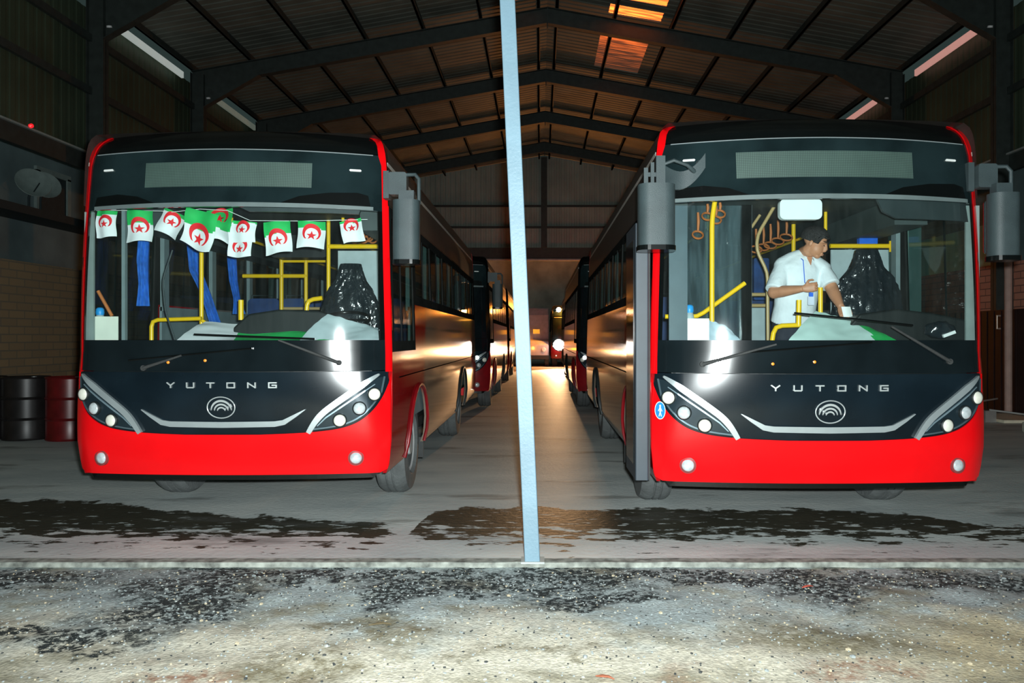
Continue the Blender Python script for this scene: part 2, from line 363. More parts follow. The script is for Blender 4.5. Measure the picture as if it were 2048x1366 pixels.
def gravel_mat():
    m = bpy.data.materials.new('yard_gravel'); m.use_nodes = True; nt = m.node_tree; N = nt.nodes; Lk = nt.links; b = N['Principled BSDF']
    g = N.new('ShaderNodeNewGeometry'); sp = N.new('ShaderNodeSeparateXYZ'); Lk.new(g.outputs['Position'], sp.inputs[0])
    def nz(sc, det=6, st=(1,1,1), off=0):
        mp = N.new('ShaderNodeMapping'); mp.inputs['Scale'].default_value = st; mp.inputs['Location'].default_value = (off, off*.7, 0); Lk.new(g.outputs['Position'], mp.inputs[0])
        n = N.new('ShaderNodeTexNoise'); n.inputs['Scale'].default_value = sc; n.inputs['Detail'].default_value = det; n.inputs['Roughness'].default_value = .65
        Lk.new(mp.outputs[0], n.inputs['Vector']); return n.outputs[0]
    def mr(v, a, b_, c=0, d=1):
        n = N.new('ShaderNodeMapRange'); n.inputs[1].default_value = a; n.inputs[2].default_value = b_; n.inputs[3].default_value = c; n.inputs[4].default_value = d
        Lk.new(v, n.inputs[0]); return n.outputs[0]
    def ma(op, a, b_):
        n = N.new('ShaderNodeMath'); n.operation = op
        for i, q in enumerate((a, b_)):
            if isinstance(q, (int, float)): n.inputs[i].default_value = q
            else: Lk.new(q, n.inputs[i])
        return n.outputs[0]
    def mix(f, a, c):
        n = N.new('ShaderNodeMix'); n.data_type = 'RGBA'; Lk.new(f, n.inputs[0])
        for i, q in ((6, a), (7, c)):
            if isinstance(q, tuple): n.inputs[i].default_value = (*q, 1)
            else: Lk.new(q, n.inputs[i])
        return n.outputs[2]
    # grey-blue cement spill near the threshold, pale tan packed earth nearer the camera
    yy = ma('ADD', sp.outputs[1], mr(nz(1.3, 5), .3, .7, -.5, .5))
    base = mix(mr(yy, 3.9, 4.5), (0.66, 0.62, 0.50), (0.42, 0.49, 0.49))
    xr = mr(ma('ADD', sp.outputs[0], mr(nz(1.0, 4, off=9), .3, .7, -.6, .6)), .9, 2.2)
    base = mix(ma('MULTIPLY', xr, mr(yy, 4.6, 3.9)), base, (0.46, 0.39, 0.25))
    base = mix(mr(nz(1.7, 9, off=4, st=(.8,1.3,1)), .50, .64, 0, .85), base, (0.27, 0.245, 0.165))
    base = mix(ma('MULTIPLY', mr(nz(1.1, 7, off=15), .60, .70, 0, .8), mr(yy, 4.3, 3.8)), base, (0.30, 0.17, 0.10))
    fine = nz(34, 8); v = N.new('ShaderNodeTexVoronoi'); v.inputs['Scale'].default_value = 55; Lk.new(g.outputs['Position'], v.inputs['Vector'])
    base = mix(mr(fine, .36, .60, .45, 0), base, (0.12, 0.12, 0.10))
    # coarse dark grit in drifts next to the threshold and in the left corner
    def spots(lst, wob, soft=.35):
        wx = mr(nz(2.4, 6, off=5), .25, .75, -wob, wob); wy = mr(nz(2.4, 6, off=8), .25, .75, -wob, wob)
        px_ = ma('ADD', sp.outputs[0], wx); py_ = ma('ADD', sp.outputs[1], wy); acc = None
        for cx, cy, rx, ry in lst:
            a_ = ma('MULTIPLY', ma('SUBTRACT', px_, cx), 1/rx); b_ = ma('MULTIPLY', ma('SUBTRACT', py_, cy), 1/ry)
            d_ = ma('SQRT', ma('ADD', ma('MULTIPLY', a_, a_), ma('MULTIPLY', b_, b_)), 0)
            f_ = mr(d_, 1-soft, 1+soft, 1, 0); acc = f_ if acc is None else ma('MAXIMUM', acc, f_)
        return acc
    brown = spots([(-1.15, 3.62, .30, .25), (-.95, 4.22, .40, .09), (-.1, 3.9, .3, .06), (1.5, 4.1, .5, .2)], .25)
    base = mix(ma('MULTIPLY', brown, mr(nz(14, 6, off=6), .40, .58, .2, .85)), base, (0.17, 0.145, 0.085))
    rusty = spots([(-1.62, 3.52, .22, .10), (1.5, 3.7, .3, .1)], .15)
    base = mix(ma('MULTIPLY', rusty, mr(nz(18, 6, off=16), .42, .6, .1, .8)), base, (0.26, 0.12, 0.07))
    dr = spots([(-2.15, 4.80, .42, .62), (-2.5, 4.02, .50, .09), (-2.05, 4.22, .16, .09), (-.88, 4.78, .22, .34), (-.2, 4.92, .8, .12), (.35, 4.68, .40, .09), (1.75, 4.88, .32, .28), (3.0, 5.0, 1.1, .16), (-3.6, 5.05, .8, .2), (-1.3, 5.16, 1.2, .10), (.6, 5.15, 2.2, .11)], .30)
    sep = ma('MULTIPLY', dr, ma('ADD', mr(nz(26, 9, off=3), .49, .56, .96, .0), mr(nz(70, 4, off=13), .48, .53, .35, 0)))
    base = mix(sep, base, (0.020, 0.026, 0.026))
    base = mix(mr(nz(90, 3, off=1), .60, .72, 0, .35), base, (0.80, 0.82, 0.78))
    Lk.new(base, b.inputs['Base Color']); b.inputs['Roughness'].default_value = .9; b.inputs['Specular IOR Level'].default_value = .2
    bp = N.new('ShaderNodeBump'); bp.inputs['Strength'].default_value = .4; bp.inputs['Distance'].default_value = .008
    Lk.new(ma('ADD', nz(60, 12), mr(v.outputs['Distance'], 0, 1, 0, .9)), bp.inputs['Height']); Lk.new(bp.outputs[0], b.inputs['Normal'])
    return m
def gz(x, y):
    e = min(1, max(0, (5.30-y)/.5))
    return -.02+e*(.035*noise.noise((x*.9, y*.9, 0))+.018*noise.noise((x*4, y*4, 3)))-.01
gy = MB().sheet(lambda u, v: (-7+14*u, -2+7.32*v, gz(-7+14*u, -2+7.32*v)), 200, 110)
gyo = gy.build('yard_ground', gravel_mat(), smooth=60, fix=False); struct(gyo, 'gravel and packed earth in front of the hall')
big = MB().box((-40, -20, -.6), (40, Y0-.01, -.08)).build('ground', mat('earth', (.25, .22, .16), .9)); struct(big, 'earth around the yard')
# loose stones: nobody could count them
st = MB()
for i in range(4200):
    y = 3.1+2.15*random.random()**.6; x = random.uniform(-.72, .72)*y*1.05
    r = random.uniform(.003, .0075)*(1.9 if random.random() < .03 else 1)
    c = Vector((x, y, gz(x, y)+r*.3)); R = Matrix.Rotation(random.random()*6, 3, 'Z')
    st.ball(c, (r*random.uniform(.8, 1.5), r, r*.7), mi=random.choice((0,1,1,1,2,2,3)), n=5, m=3, R=R)
so = st.build('loose_stones', [mat('stone_light', (.34,.36,.34), .8), mat('stone_grey', (.24,.27,.27), .8), mat('stone_dark', (.035,.04,.04), .7), mat('stone_tan', (.42,.36,.25), .8)], fix=False)
tag(so, 'small loose stones scattered over the gravel in front of the threshold', 'stones', kind='stuff')
th = MB().sheet(lambda u, v: (-8+16*u, 5.31+.10*v+.012*noise.noise((u*60, v, 1))*(1-v), .006+.004*noise.noise((u*80, v*2, 5))), 200, 2, th=.05, tv=(0,0,-1))
struct(th.build('trim_1', mat('threshold_cement', (.25, .265, .235), .85, var=.6, scale=14)), 'pale cement threshold strip across the entrance')
# twigs and a leaf on the earth
for (px, py, Y, L, a, lab, mtn) in ((760, 1243, 4.2, .12, .15, 'curled brown dry leaf lying left of the post foot', 'leaf_brown'), (1210, 1348, 3.55, .09, -.4, 'short reddish twig at the bottom edge of the yard', 'twig_red'), (1615, 1165, 4.9, .08, .3, 'scrap of red litter in the dark grit on the right', 'litter_red')):
    Y = CAMH*FPX/(py-675); p = at(px, py, Y); p.z = gz(p.x, p.y)+.012
    d = Vector((math.cos(a), math.sin(a), 0))*L/2
    m = MB().loft([p-d, p-d*.3+Vector((0,0,.006)), p+d*.4+Vector((0,0,.008)), p+d], [(.002,.003), (.014,.004), (.011,.004), (.002,.002)], (0,1,0), n=8)
    tag(m.build({'leaf_brown': 'dry_leaf', 'twig_red': 'twig', 'litter_red': 'litter_scrap'}[mtn], mat(mtn, {'leaf_brown': (.13,.10,.05), 'twig_red': (.32,.10,.05), 'litter_red': (.45,.08,.05)}[mtn], .8)), lab, 'litter' if 'litter' in mtn else ('leaf' if 'leaf' in mtn else 'twig'))

# leaning blue-white entrance post
pp = MB(); zt = 6.6; k = -.0445
for zz in ((0, .012), (.012, zt)):
    pass
def pc(z): return -.052+k*z
wd = .052
vs = []
for z in (0, zt):
    for (a, b) in ((-wd, -wd), (wd, -wd), (wd, wd), (-wd, wd)): vs.append((pc(z)+a, 5.36+b+.0, z))
pp.add(vs, [(0,3,2,1),(4,5,6,7),(0,1,5,4),(1,2,6,5),(2,3,7,6),(3,0,4,7)])
post = thing('entrance_post', 'pale blue square steel post leaning left between the two buses', 'post', (0,0,0))
po = pp.build('post_shaft', mat('pale_blue_paint', (.16, .26, .325), .5, var=.10, scale=4, bump=.1), post)
bv = po.modifiers.new('b', 'BEVEL'); bv.width = .006; bv.segments = 2
MB().box((-.13, 5.29, 0), (.03, 5.43, .012)).build('base_plate', mat('base_steel', (.4,.44,.42), .6), post)
hb = MB().box((XL, 5.24, 6.6), (XR, 5.46, 6.95)).build('door_header_beam', M_steel); struct(hb, 'steel header beam over the open hall entrance')

# corrugated sheet: profile along a direction
def corr(n, pitch=.25, h=.016):
    out = []
    for i in range(n):
        b = i*pitch
        out += [(b, 0), (b+.10, 0), (b+.13, h), (b+.20, h), (b+.23, 0)]
    return out
M_roof = mat('roof_sheet', (.135, .145, .120), .6, 0, var=.25, scale=1.2)
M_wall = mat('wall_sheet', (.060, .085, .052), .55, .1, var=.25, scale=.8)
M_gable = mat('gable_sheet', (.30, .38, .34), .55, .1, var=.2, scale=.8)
# roof with openings for translucent sheets: (x0,x1,y0,y1)
SKY = [(1.85, 3.25, 20.40, 20.98), (1.85, 3.25, 18.3, 20.02), (1.75, 3.15, 21.4, 25.2), (-.75, -.15, 19.9, 20.6)]
def roof_side(sgn, name):
    prof = corr(int((Y1-Y0)/.25)+1); xe = XR if sgn > 0 else XL
    m = MB(); cuts = sorted(set([XM, xe]+[c for s in SKY for c in s[:2] if (c-XM)*sgn > 0 or abs(c-XM) < .01]))
    for a, b in zip(cuts[:-1], cuts[1:]):
        pr = [(Y0+p, h) for p, h in prof]
        for (ya, ha), (yb, hb_) in zip(pr[:-1], pr[1:]):
            ym = (ya+yb)/2; xm = (a+b)/2
            if any(s[0] < xm < s[1] and s[2] < ym < s[3] for s in SKY): continue
            m.add([(a, ya, zroof(a)+ha), (b, ya, zroof(b)+ha), (b, yb, zroof(b)+hb_), (a, yb, zroof(a)+hb_)], [(0,1,2,3)])
    o = m.build(name, M_roof); o.modifiers.new('s', 'SOLIDIFY').thickness = .006; struct(o, 'corrugated sheet roof, %s slope' % ('right' if sgn > 0 else 'left'))
roof_side(1, 'ceiling_right'); roof_side(-1, 'ceiling_left')
def translucent(lo=.25, hi=.95):
    m = bpy.data.materials.new('fibreglass_sheet'); m.use_nodes = True; nt = m.node_tree; N = nt.nodes; Lk = nt.links; N.remove(N['Principled BSDF'])
    t = N.new('ShaderNodeBsdfTranslucent'); t.inputs[0].default_value = (.8, .75, .6, 1); d = N.new('ShaderNodeBsdfDiffuse'); d.inputs[0].default_value = (.3, .3, .26, 1)
    g = N.new('ShaderNodeNewGeometry'); wv = N.new('ShaderNodeTexNoise'); wv.inputs['Scale'].default_value = 5
    mp = N.new('ShaderNodeMapping'); mp.inputs['Scale'].default_value = (.25, 3, .25); Lk.new(g.outputs['Position'], mp.inputs[0]); Lk.new(mp.outputs[0], wv.inputs['Vector'])
    r = N.new('ShaderNodeMapRange'); r.inputs[1].default_value = .4; r.inputs[2].default_value = .6; r.inputs[3].default_value = lo; r.inputs[4].default_value = hi; Lk.new(wv.outputs[0], r.inputs[0])
    mx = N.new('ShaderNodeMixShader'); Lk.new(r.outputs[0], mx.inputs[0]); Lk.new(d.outputs[0], mx.inputs[1]); Lk.new(t.outputs[0], mx.inputs[2]); Lk.new(mx.outputs[0], N['Material Output'].inputs[0])
    return m
M_fib = translucent(); M_fib2 = translucent(.10, .62)
for i, s in enumerate(SKY):
    m = MB(); n = int((s[3]-s[2])/.05)
    m.sheet(lambda u, v: (s[0]-.03+(s[1]-s[0]+.06)*u, s[2]-.05+(s[3]-s[2]+.1)*v, zroof(s[0]+(s[1]-s[0])*u)+.045+.015*math.sin(v*n*PI*.7)), 2, n*2)
    struct(m.build('window_%d' % (i+1), M_fib2 if i == 2 else M_fib, smooth=60), 'translucent corrugated roof sheet lit orange from outside')

# purlins (each one a thing), running the depth of the hall
PX = [XM+sgn*(.25+1.55*k) for sgn in (1, -1) for k in range(7)]
for i, x in enumerate(PX):
    z = zroof(x)
    o = MB().box((x-.03, Y0+.05, z-.165), (x+.03, Y1, z-.005)).box((x-.03, Y0+.05, z-.165), (x+.055, Y1, z-.155)).build('roof_purlin', M_steel)
    side = 'right' if x > XM else 'left'; num = ['ridge', 'second', 'third', 'fourth', 'fifth', 'sixth', 'eave'][i % 7]
    tag(o, 'thin dark steel purlin under the %s roof slope, %s one counted from the ridge' % (side, {'ridge': 'first', 'eave': 'seventh'}.get(num, num)), 'purlin', 'purlins under the roof')

# portal frames
def ibeam(m, p, q, depth, fw=.2, tw=.012, d2=None):
    """I section in the X-Z plane, top edge from p to q"""
    d2 = d2 or depth; (x0, z0), (x1, z1) = p, q
    return m
def frame(Y, idx):
    t = thing('portal_frame', '%s steel portal frame from the hall entrance, columns and rafters' % ['first', 'second', 'third', 'fourth', 'fifth', 'sixth', 'seventh'][idx], 'steel frame', (XM, Y, 0), 'portal frames of the hall')
    for sgn in (-1, 1):
        xe = (XL if sgn < 0 else XR); side = abs(xe-XM)
        xi = xe-sgn*.36
        m = MB(); L = lambda a: a-XM
        lo, hi = min(xe, xi), max(xe, xi)
        m.box((L(lo), -.1, 0), (L(lo)+.014, .1, zroof(xe)-.2)); m.box((L(hi)-.014, -.1, 0), (L(hi), .1, zroof(xe)-.25)); m.box((L(lo), -.006, 0), (L(hi), .006, zroof(xe)-.2))
        c = m.build('column', M_steel, t)
        r = MB()
        def prismxz(pts, y0, y1):
            n = len(pts); r.add([(L(a), y0, b) for a, b in pts]+[(L(a), y1, b) for a, b in pts], [tuple(range(n)), tuple(range(2*n-1, n-1, -1))]+[(i, (i+1) % n, n+(i+1) % n, n+i) for i in range(n)])
        T = .17; D = .42
        xa = XM; xb = xe-sgn*.02; xh = xi-sgn*1.5
        za, zb, zh = zroof(xa)-T, zroof(xb)-T, zroof(xh)-T
        prismxz([(xa, za), (xb, zb), (xb, zb-.95), (xi, zb-.95), (xh, zh-D), (xa, za-D)], -.009, .009)
        prismxz([(xa, za), (xb, zb), (xb, zb-.015), (xa, za-.015)], -.1, .1)
        prismxz([(xa, za-D), (xh, zh-D), (xh, zh-D-.015), (xa, za-D-.015)], -.1, .1)
        prismxz([(xh, zh-D), (xi, zb-.95), (xi, zb-.965), (xh, zh-D-.015)], -.1, .1)
        r.build('rafter', M_steel, t)
    MB().box((-.012, -.1, zroof(XM)-.75), (.012, .1, zroof(XM)-.17)).build('ridge_plate', M_steel, t)
    for sx in (XL+.5, XR-.5):
        MB().lathe([(.0, .05), (.05, .04), (.055, 0), (.0, -.005)], (sx-XM, -.12, zroof(sx)-1.02), (0,-.3,1), n=12).build('bracket_light', mat('small_fitting_white', (.8,.8,.8), .4), t)
for i, Y in enumerate((6.6, 11.4, 16.2, 21.0, 25.8, 30.6, 35.4)): frame(Y, i)
# wind bracing rods in the roof between the fourth and fifth frame
# side walls
def vsheet(name, X, sgn, z0, z1, ya, yb, m_, lab):
    pr = corr(int((yb-ya)/.25), h=.010); m = MB()
    for (a, ha), (b, hb_) in zip(pr[:-1], pr[1:]):
        m.add([(X+sgn*ha, ya+a, z0), (X+sgn*hb_, ya+b, z0), (X+sgn*hb_, ya+b, z1), (X+sgn*ha, ya+a, z1)], [(0,1,2,3)])
    o = m.build(name, m_); o.modifiers.new('s', 'SOLIDIFY').thickness = .006; struct(o, lab)
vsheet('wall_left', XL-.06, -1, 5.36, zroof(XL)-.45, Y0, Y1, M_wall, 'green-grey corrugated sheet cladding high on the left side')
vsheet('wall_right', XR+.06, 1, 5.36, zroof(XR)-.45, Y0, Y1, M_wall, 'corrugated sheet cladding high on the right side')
M_rail = mat('pale_rail', (.32, .36, .34), .5)
for X, sd in ((XL, 'left'), (XR, 'right')):
    s = 1 if X < 0 else -1
    t = thing('edge_beam', 'dark beam with a pale top flange under the %s wall cladding' % sd, 'beam', (X, Y0, 5.0))
    MB().box((-.04, 0, 0), (.04, Y1-Y0, .34)).build('web', M_steel, t)
    MB().box((-.10, 0, .34), (.10, Y1-Y0, .375)).build('flange', M_rail, t)
    for z in (6.6, 7.7):
        o = MB().box((X-.0+s*.0, Y0, z), (X+s*.08, Y1, z+.15)).build('wall_girt', M_steel); tag(o, '%s dark girt along the %s wall cladding' % ('lower' if z < 7 else 'upper', sd), 'girt', 'wall girts')
# solid strips whose emission paints the light seen at the eave gaps
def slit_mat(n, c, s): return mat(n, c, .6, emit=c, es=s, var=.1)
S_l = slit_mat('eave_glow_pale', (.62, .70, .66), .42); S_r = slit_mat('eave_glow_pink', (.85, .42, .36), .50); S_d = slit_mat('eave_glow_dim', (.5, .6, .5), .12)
k = 5
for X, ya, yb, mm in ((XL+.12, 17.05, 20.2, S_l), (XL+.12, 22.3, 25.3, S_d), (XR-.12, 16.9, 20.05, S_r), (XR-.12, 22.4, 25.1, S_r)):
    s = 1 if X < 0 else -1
    o = MB().box((X-.03, ya, zroof(X)-.62), (X+.03, yb, zroof(X)-.46)).build('window_%d' % k, mm); struct(o, 'narrow strip at the eave with its glow painted on'); k += 1
# brick walls below the openings
def brick(name, c1, c2, mo, sc=4.2):
    m = bpy.data.materials.new(name); m.use_nodes = True; nt = m.node_tree; N = nt.nodes; Lk = nt.links; b = N['Principled BSDF']
    tc = N.new('ShaderNodeTexCoord'); sp = N.new('ShaderNodeSeparateXYZ'); Lk.new(tc.outputs['Object'], sp.inputs[0])
    cb = N.new('ShaderNodeCombineXYZ'); Lk.new(sp.outputs[1], cb.inputs[0]); Lk.new(sp.outputs[2], cb.inputs[1])
    br = N.new('ShaderNodeTexBrick'); br.inputs['Scale'].default_value = 1; br.inputs['Brick Width'].default_value = .42; br.inputs['Row Height'].default_value = .145; br.inputs['Mortar Size'].default_value = .012
    br.inputs['Color1'].default_value = (*c1, 1); br.inputs['Color2'].default_value = (*c2, 1); br.inputs['Mortar'].default_value = (*mo, 1)
    Lk.new(cb.outputs[0], br.inputs['Vector']); Lk.new(br.outputs[0], b.inputs['Base Color']); b.inputs['Roughness'].default_value = .85
    bp = N.new('ShaderNodeBump'); bp.inputs['Strength'].default_value = .5; bp.invert = True; Lk.new(br.outputs['Fac'], bp.inputs['Height']); Lk.new(bp.outputs[0], b.inputs['Normal'])
    return m
o = MB().box((XL-.28, 9.0, 0), (XL-.06, Y1, 2.93)).build('wall_left_brick', brick('brick_brown', (.28,.19,.10), (.23,.16,.09), (.16,.13,.09))); struct(o, 'dim brown brick wall along the left side')
o = MB().box((XR+.06, 9.0, 0), (XR+.28, Y1, 3.12)).build('wall_right_brick', brick('brick_red', (.72,.30,.20), (.60,.24,.16), (.26,.12,.09))); struct(o, 'red hollow brick wall along the right side')
# back gable, beam, far wall
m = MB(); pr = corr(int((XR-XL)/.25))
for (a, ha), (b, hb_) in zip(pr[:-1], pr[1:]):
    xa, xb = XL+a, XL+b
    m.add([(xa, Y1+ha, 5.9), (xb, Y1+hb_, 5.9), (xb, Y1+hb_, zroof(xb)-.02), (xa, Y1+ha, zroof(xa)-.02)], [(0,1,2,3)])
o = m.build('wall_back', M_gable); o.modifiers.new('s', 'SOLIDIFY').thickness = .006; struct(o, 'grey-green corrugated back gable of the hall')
for z, lab in ((6.95, 'lower'), (8.0, 'upper')):
    tag(MB().box((XL, Y1-.12, z), (XR, Y1-.02, z+.1)).build('gable_girt', M_steel), '%s dark girt across the back gable sheets' % lab, 'girt')
tag(MB().box((.05, Y1-.4, 5.97), (.35, Y1-.14, zroof(.2)-.2)).build('gable_post', M_steel), 'dark vertical post in the middle of the back gable', 'post')
t = thing('gable_beam', 'deep dark beam across the bottom of the back gable', 'beam', (0, Y1-.25, 5.35))
MB().box((XL, 0, 0), (XR, .2, .62)).build('web', M_steel, t); MB().box((XL, -.06, -.03), (XR, .0, .06)).build('flange', M_rail, t)
fw = MB().box((-16, 50, 0), (16, 50.3, 7.5)).build('wall_back_yard', mat('far_plaster', (.42, .43, .37), .8, var=.4, scale=.8)); struct(fw, 'stained plaster wall closing the yard behind the hall')

# ------------------------------------------------------------------ neighbour houses seen through the side openings
M_hs = mat('house_plaster', (.20, .28, .29), .8, var=.3, scale=.7)
M_hd = mat('house_dark', (.03, .05, .055), .7)
M_hl = mat('house_pale', (.30, .38, .36), .7)
h = thing('neighbour_house', 'dim grey neighbour house behind the left brick wall', 'house', (-13.4, 12, 0))
MB().box((-1, -1, 0), (0, 26, 9)).build('wall', M_hs, h)
MB().box((0, -1, 4.55), (.9, 26, 4.75)).build('balcony_slab', M_hd, h)
MB().box((0, 3.6, 2.8), (1.2, 4.7, 4.6)).build('corner_pier', M_hl, h)
for yy in (8.6, 12.4, 16.0):
    wf = MB().box((0, yy, 4.9), (.08, yy+.15, 6.0)).box((0, yy+1.35, 4.9), (.08, yy+1.5, 6.0)).box((0, yy, 5.95), (.08, yy+1.5, 6.1)).box((0, yy, 4.8), (.1, yy+1.5, 4.92)).build('window_frame', M_hl, h)
    MB().box((0, yy+.15, 4.92), (.03, yy+1.35, 5.95)).build('pane', M_hd, wf)
for (px, py, Y, R_, lab) in ((63, 371, 20.0, .42, 'left of the two pale satellite dishes on the neighbour house'), (86, 375, 20.6, .40, 'right of the two pale satellite dishes on the neighbour house')):
    p = at(px, py, Y)
    d = thing('satellite_dish', lab, 'satellite dish', p, 'satellite dishes on the neighbour house')
    MB().lathe([(.0, .0), (R_*.5, .03), (R_, .14), (R_*.98, .155), (R_*.5, .05), (0, .02)], (0,0,0), (.75, -.6, .45), n=24).build('reflector', M_hl, d, smooth=40)
    MB().tube([(0,0,0), (-.1, .05, -.3), (-.1, .05, 4.75-p.z+.02)], .03).build('mast', M_hd, d)
    MB().tube([(0,0,-R_*.6), (.4, -.3, .0)], .015).build('feed_arm', M_hd, d)
h2 = thing('neighbour_house', 'dim grey-blue house with window bars behind the right brick wall', 'house', (12.6, 12, 0))
MB().box((0, -2, 0), (1, 26, 9)).build('wall', M_hs, h2)
for yy in (2.2, 5.2, 8.6):
    wf = MB().box((-.08, yy, 3.9), (0, yy+.12, 5.3)).box((-.08, yy+1.4, 3.9), (0, yy+1.52, 5.3)).box((-.1, yy, 3.8), (0, yy+1.52, 3.92)).build('window_frame', M_hl, h2)
    MB().box((-.04, yy+.1, 3.9), (0, yy+1.42, 5.3)).build('pane', M_hd, wf)
tag(MB().box((XR+.10, 16.9, 3.12), (XR+.14, 26, 4.05)).build('sheet_fence', mat('sea_green_sheet', (.35, .80, .66), .5, var=.3, scale=1)), 'sea-green sheet standing above the right brick wall', 'fence panel')
# right column pipe and gate
tag(MB().tube([(XR-.56, 15.35, 0), (XR-.56, 15.35, 3.2)], .07, n=12).build('drain_pipe', mat('pipe_pinkish', (.50, .33, .28), .6)), 'pinkish drain pipe up the right brick wall', 'pipe')
g = thing('steel_gate', 'dark maroon steel gate leaf against the right brick wall', 'gate', (XR-.46, 15.0, 0))
mg = MB().box((0, 0, .03), (.05, 5.5, 2.1))
for j in range(22): mg.box((-.012, j*.25, .05), (0, j*.25+.12, 2.08))
mg.build('leaf', mat('maroon_steel', (.022, .007, .006), .6, var=.4, scale=2), g)
MB().tube([(-.02, .75, 1.72), (-.09, .75, 1.72), (-.09, .75, 1.98), (-.02, .75, 1.98)], .018).build('handle', mat('handle_pale', (.75,.6,.5), .3, .5), g)
tag(MB().box((8.35, 14.0, 0), (9.16, 15.3, .05), M=None).build('white_board', mat('board_white', (.85,.78,.60), .6)), 'pale board lying on the floor right of the buses', 'board')
tag(MB().rbox((7.9, 12.3, 0), (9.7, 12.75, .16), .03, axis='x').build('kerb_block', mat('kerb_cement', (.36,.37,.31), .8, var=.3)), 'grey cement kerb block on the floor at the right edge', 'kerb')
for (a, b, lab) in (((8.0, 14.6, .30), (9.05, 15.4, .33), 'upper thin metal rod lying beside the pale board'), ((8.2, 14.2, .22), (9.2, 13.6, .10), 'lower metal pipe lying beside the pale board')):
    tag(MB().tube([a, b], .018).box((a[0]-.1, a[1]-.05, 0), (a[0]+.1, a[1]+.05, a[2]-.015)).build('metal_rod', mat('rod', (.6,.6,.58), .3, .6)), lab, 'rod')
# drums on the left
def drum(x, y, m_, lab, hgt=.95):
    R_ = .32
    t = thing('steel_drum', lab, 'drum', (x, y, 0), 'steel drums along the left side')
    MB().lathe([(R_, 0), (R_+.01, .02), (R_, .04), (R_, .30), (R_+.014, .32), (R_, .34), (R_, .61), (R_+.014, .63), (R_, .65), (R_, hgt-.03), (R_+.012, hgt-.012), (R_, hgt), (R_-.02, hgt-.02), (0, hgt-.02)], (0,0,0), n=32).build('shell', m_, t, smooth=30)
    MB().lathe([(.035, 0), (.035, .02), (0, .025)], (.18, -.1, hgt-.02), n=12).build('cap', M_rim, t)
M_dr = mat('drum_red', (.11, .004, .005), .35, var=.3); M_dk = mat('drum_black', (.012,.010,.010), .4, var=.4)
drum(-7.13, 11.8, M_dr, 'dark red steel drum just left of the left bus'); drum(-6.45, 11.8, M_dr, 'dark red steel drum mostly hidden by the left bus')
drum(-7.82, 11.85, M_dk, 'black steel drum beside the red drum'); drum(-8.5, 11.85, M_dk, 'black steel drum at the left edge of the row')

# ================================================================== BUSES
def F(x, z):
    u = abs(x); k = min(1, max(0, (z-.7)/.7)); d = u*u*(.085+.062*k)
    if u > 1.10: d += (u-1.10)**2*2.6
    if z > 1.5: d += (z-1.5)**2*.045
    if z < 1.32: d += (1.32-z)**2*.15
    if z > 3.0: d += (z-3.0)**2*3.0
    return d
WZ = [(.36,1.19),(.43,1.225),(.50,1.25),(.70,1.272),(1.0,1.278),(1.5,1.268),(2.2,1.250),(2.75,1.234),(2.95,1.226),(3.05,1.216),(3.12,1.200),(3.165,1.178),(3.20,1.135),(3.225,1.06),(3.24,.9)]
def W(z):
    return 1.008*W0(z)
def W0(z):
    if z <= WZ[0][0]: return WZ[0][1]
    for (a, b), (c, d) in zip(WZ[:-1], WZ[1:]):
        if a <= z <= c: return b+(d-b)*(z-a)/(c-a)
    return WZ[-1][1]
def top(x): return 3.232-.03*(x/1.1)**2
def fr(off=0): return lambda x, z: (x, F(x, z)-off, z)
BY = (0, 1, 0)
def chaikin(p, it=2, closed=False):
    for _ in range(it):
        q = [p[0]] if not closed else []
        for a, b in zip(p[:-1] if not closed else p, p[1:] if not closed else p[1:]+p[:1]):
            q += [(a[0]*.75+b[0]*.25, a[1]*.75+b[1]*.25), (a[0]*.25+b[0]*.75, a[1]*.25+b[1]*.75)]
        p = q+([p[-1]] if not closed else [])
    return p
def mir(p): return [(-x, z) for x, z in reversed(p)]
def stroke(pts, wds):
    """outline polygon of a polyline with widths"""
    n = len(pts); L, R = [], []
    for i, p in enumerate(pts):
        a = Vector(pts[max(i-1, 0)]); b = Vector(pts[min(i+1, n-1)]); t = (b-a).normalized(); nn = Vector((-t.y, t.x)); ww = wds[i] if isinstance(wds, (list, tuple)) else wds
        L.append(tuple(Vector(p)+nn*ww/2)); R.append(tuple(Vector(p)-nn*ww/2))
    return L+R[::-1]
LOWB = [(-1.278,1.262),(-1.262,1.17),(-1.225,1.06),(-1.155,.95),(-1.05,.865),(-.93,.82),(-.80,.800),(-.62,.785),(-.3,.775)]  # red/black boundary, left half
LOWB = LOWB[:1]+chaikin(LOWB[1:], 2)

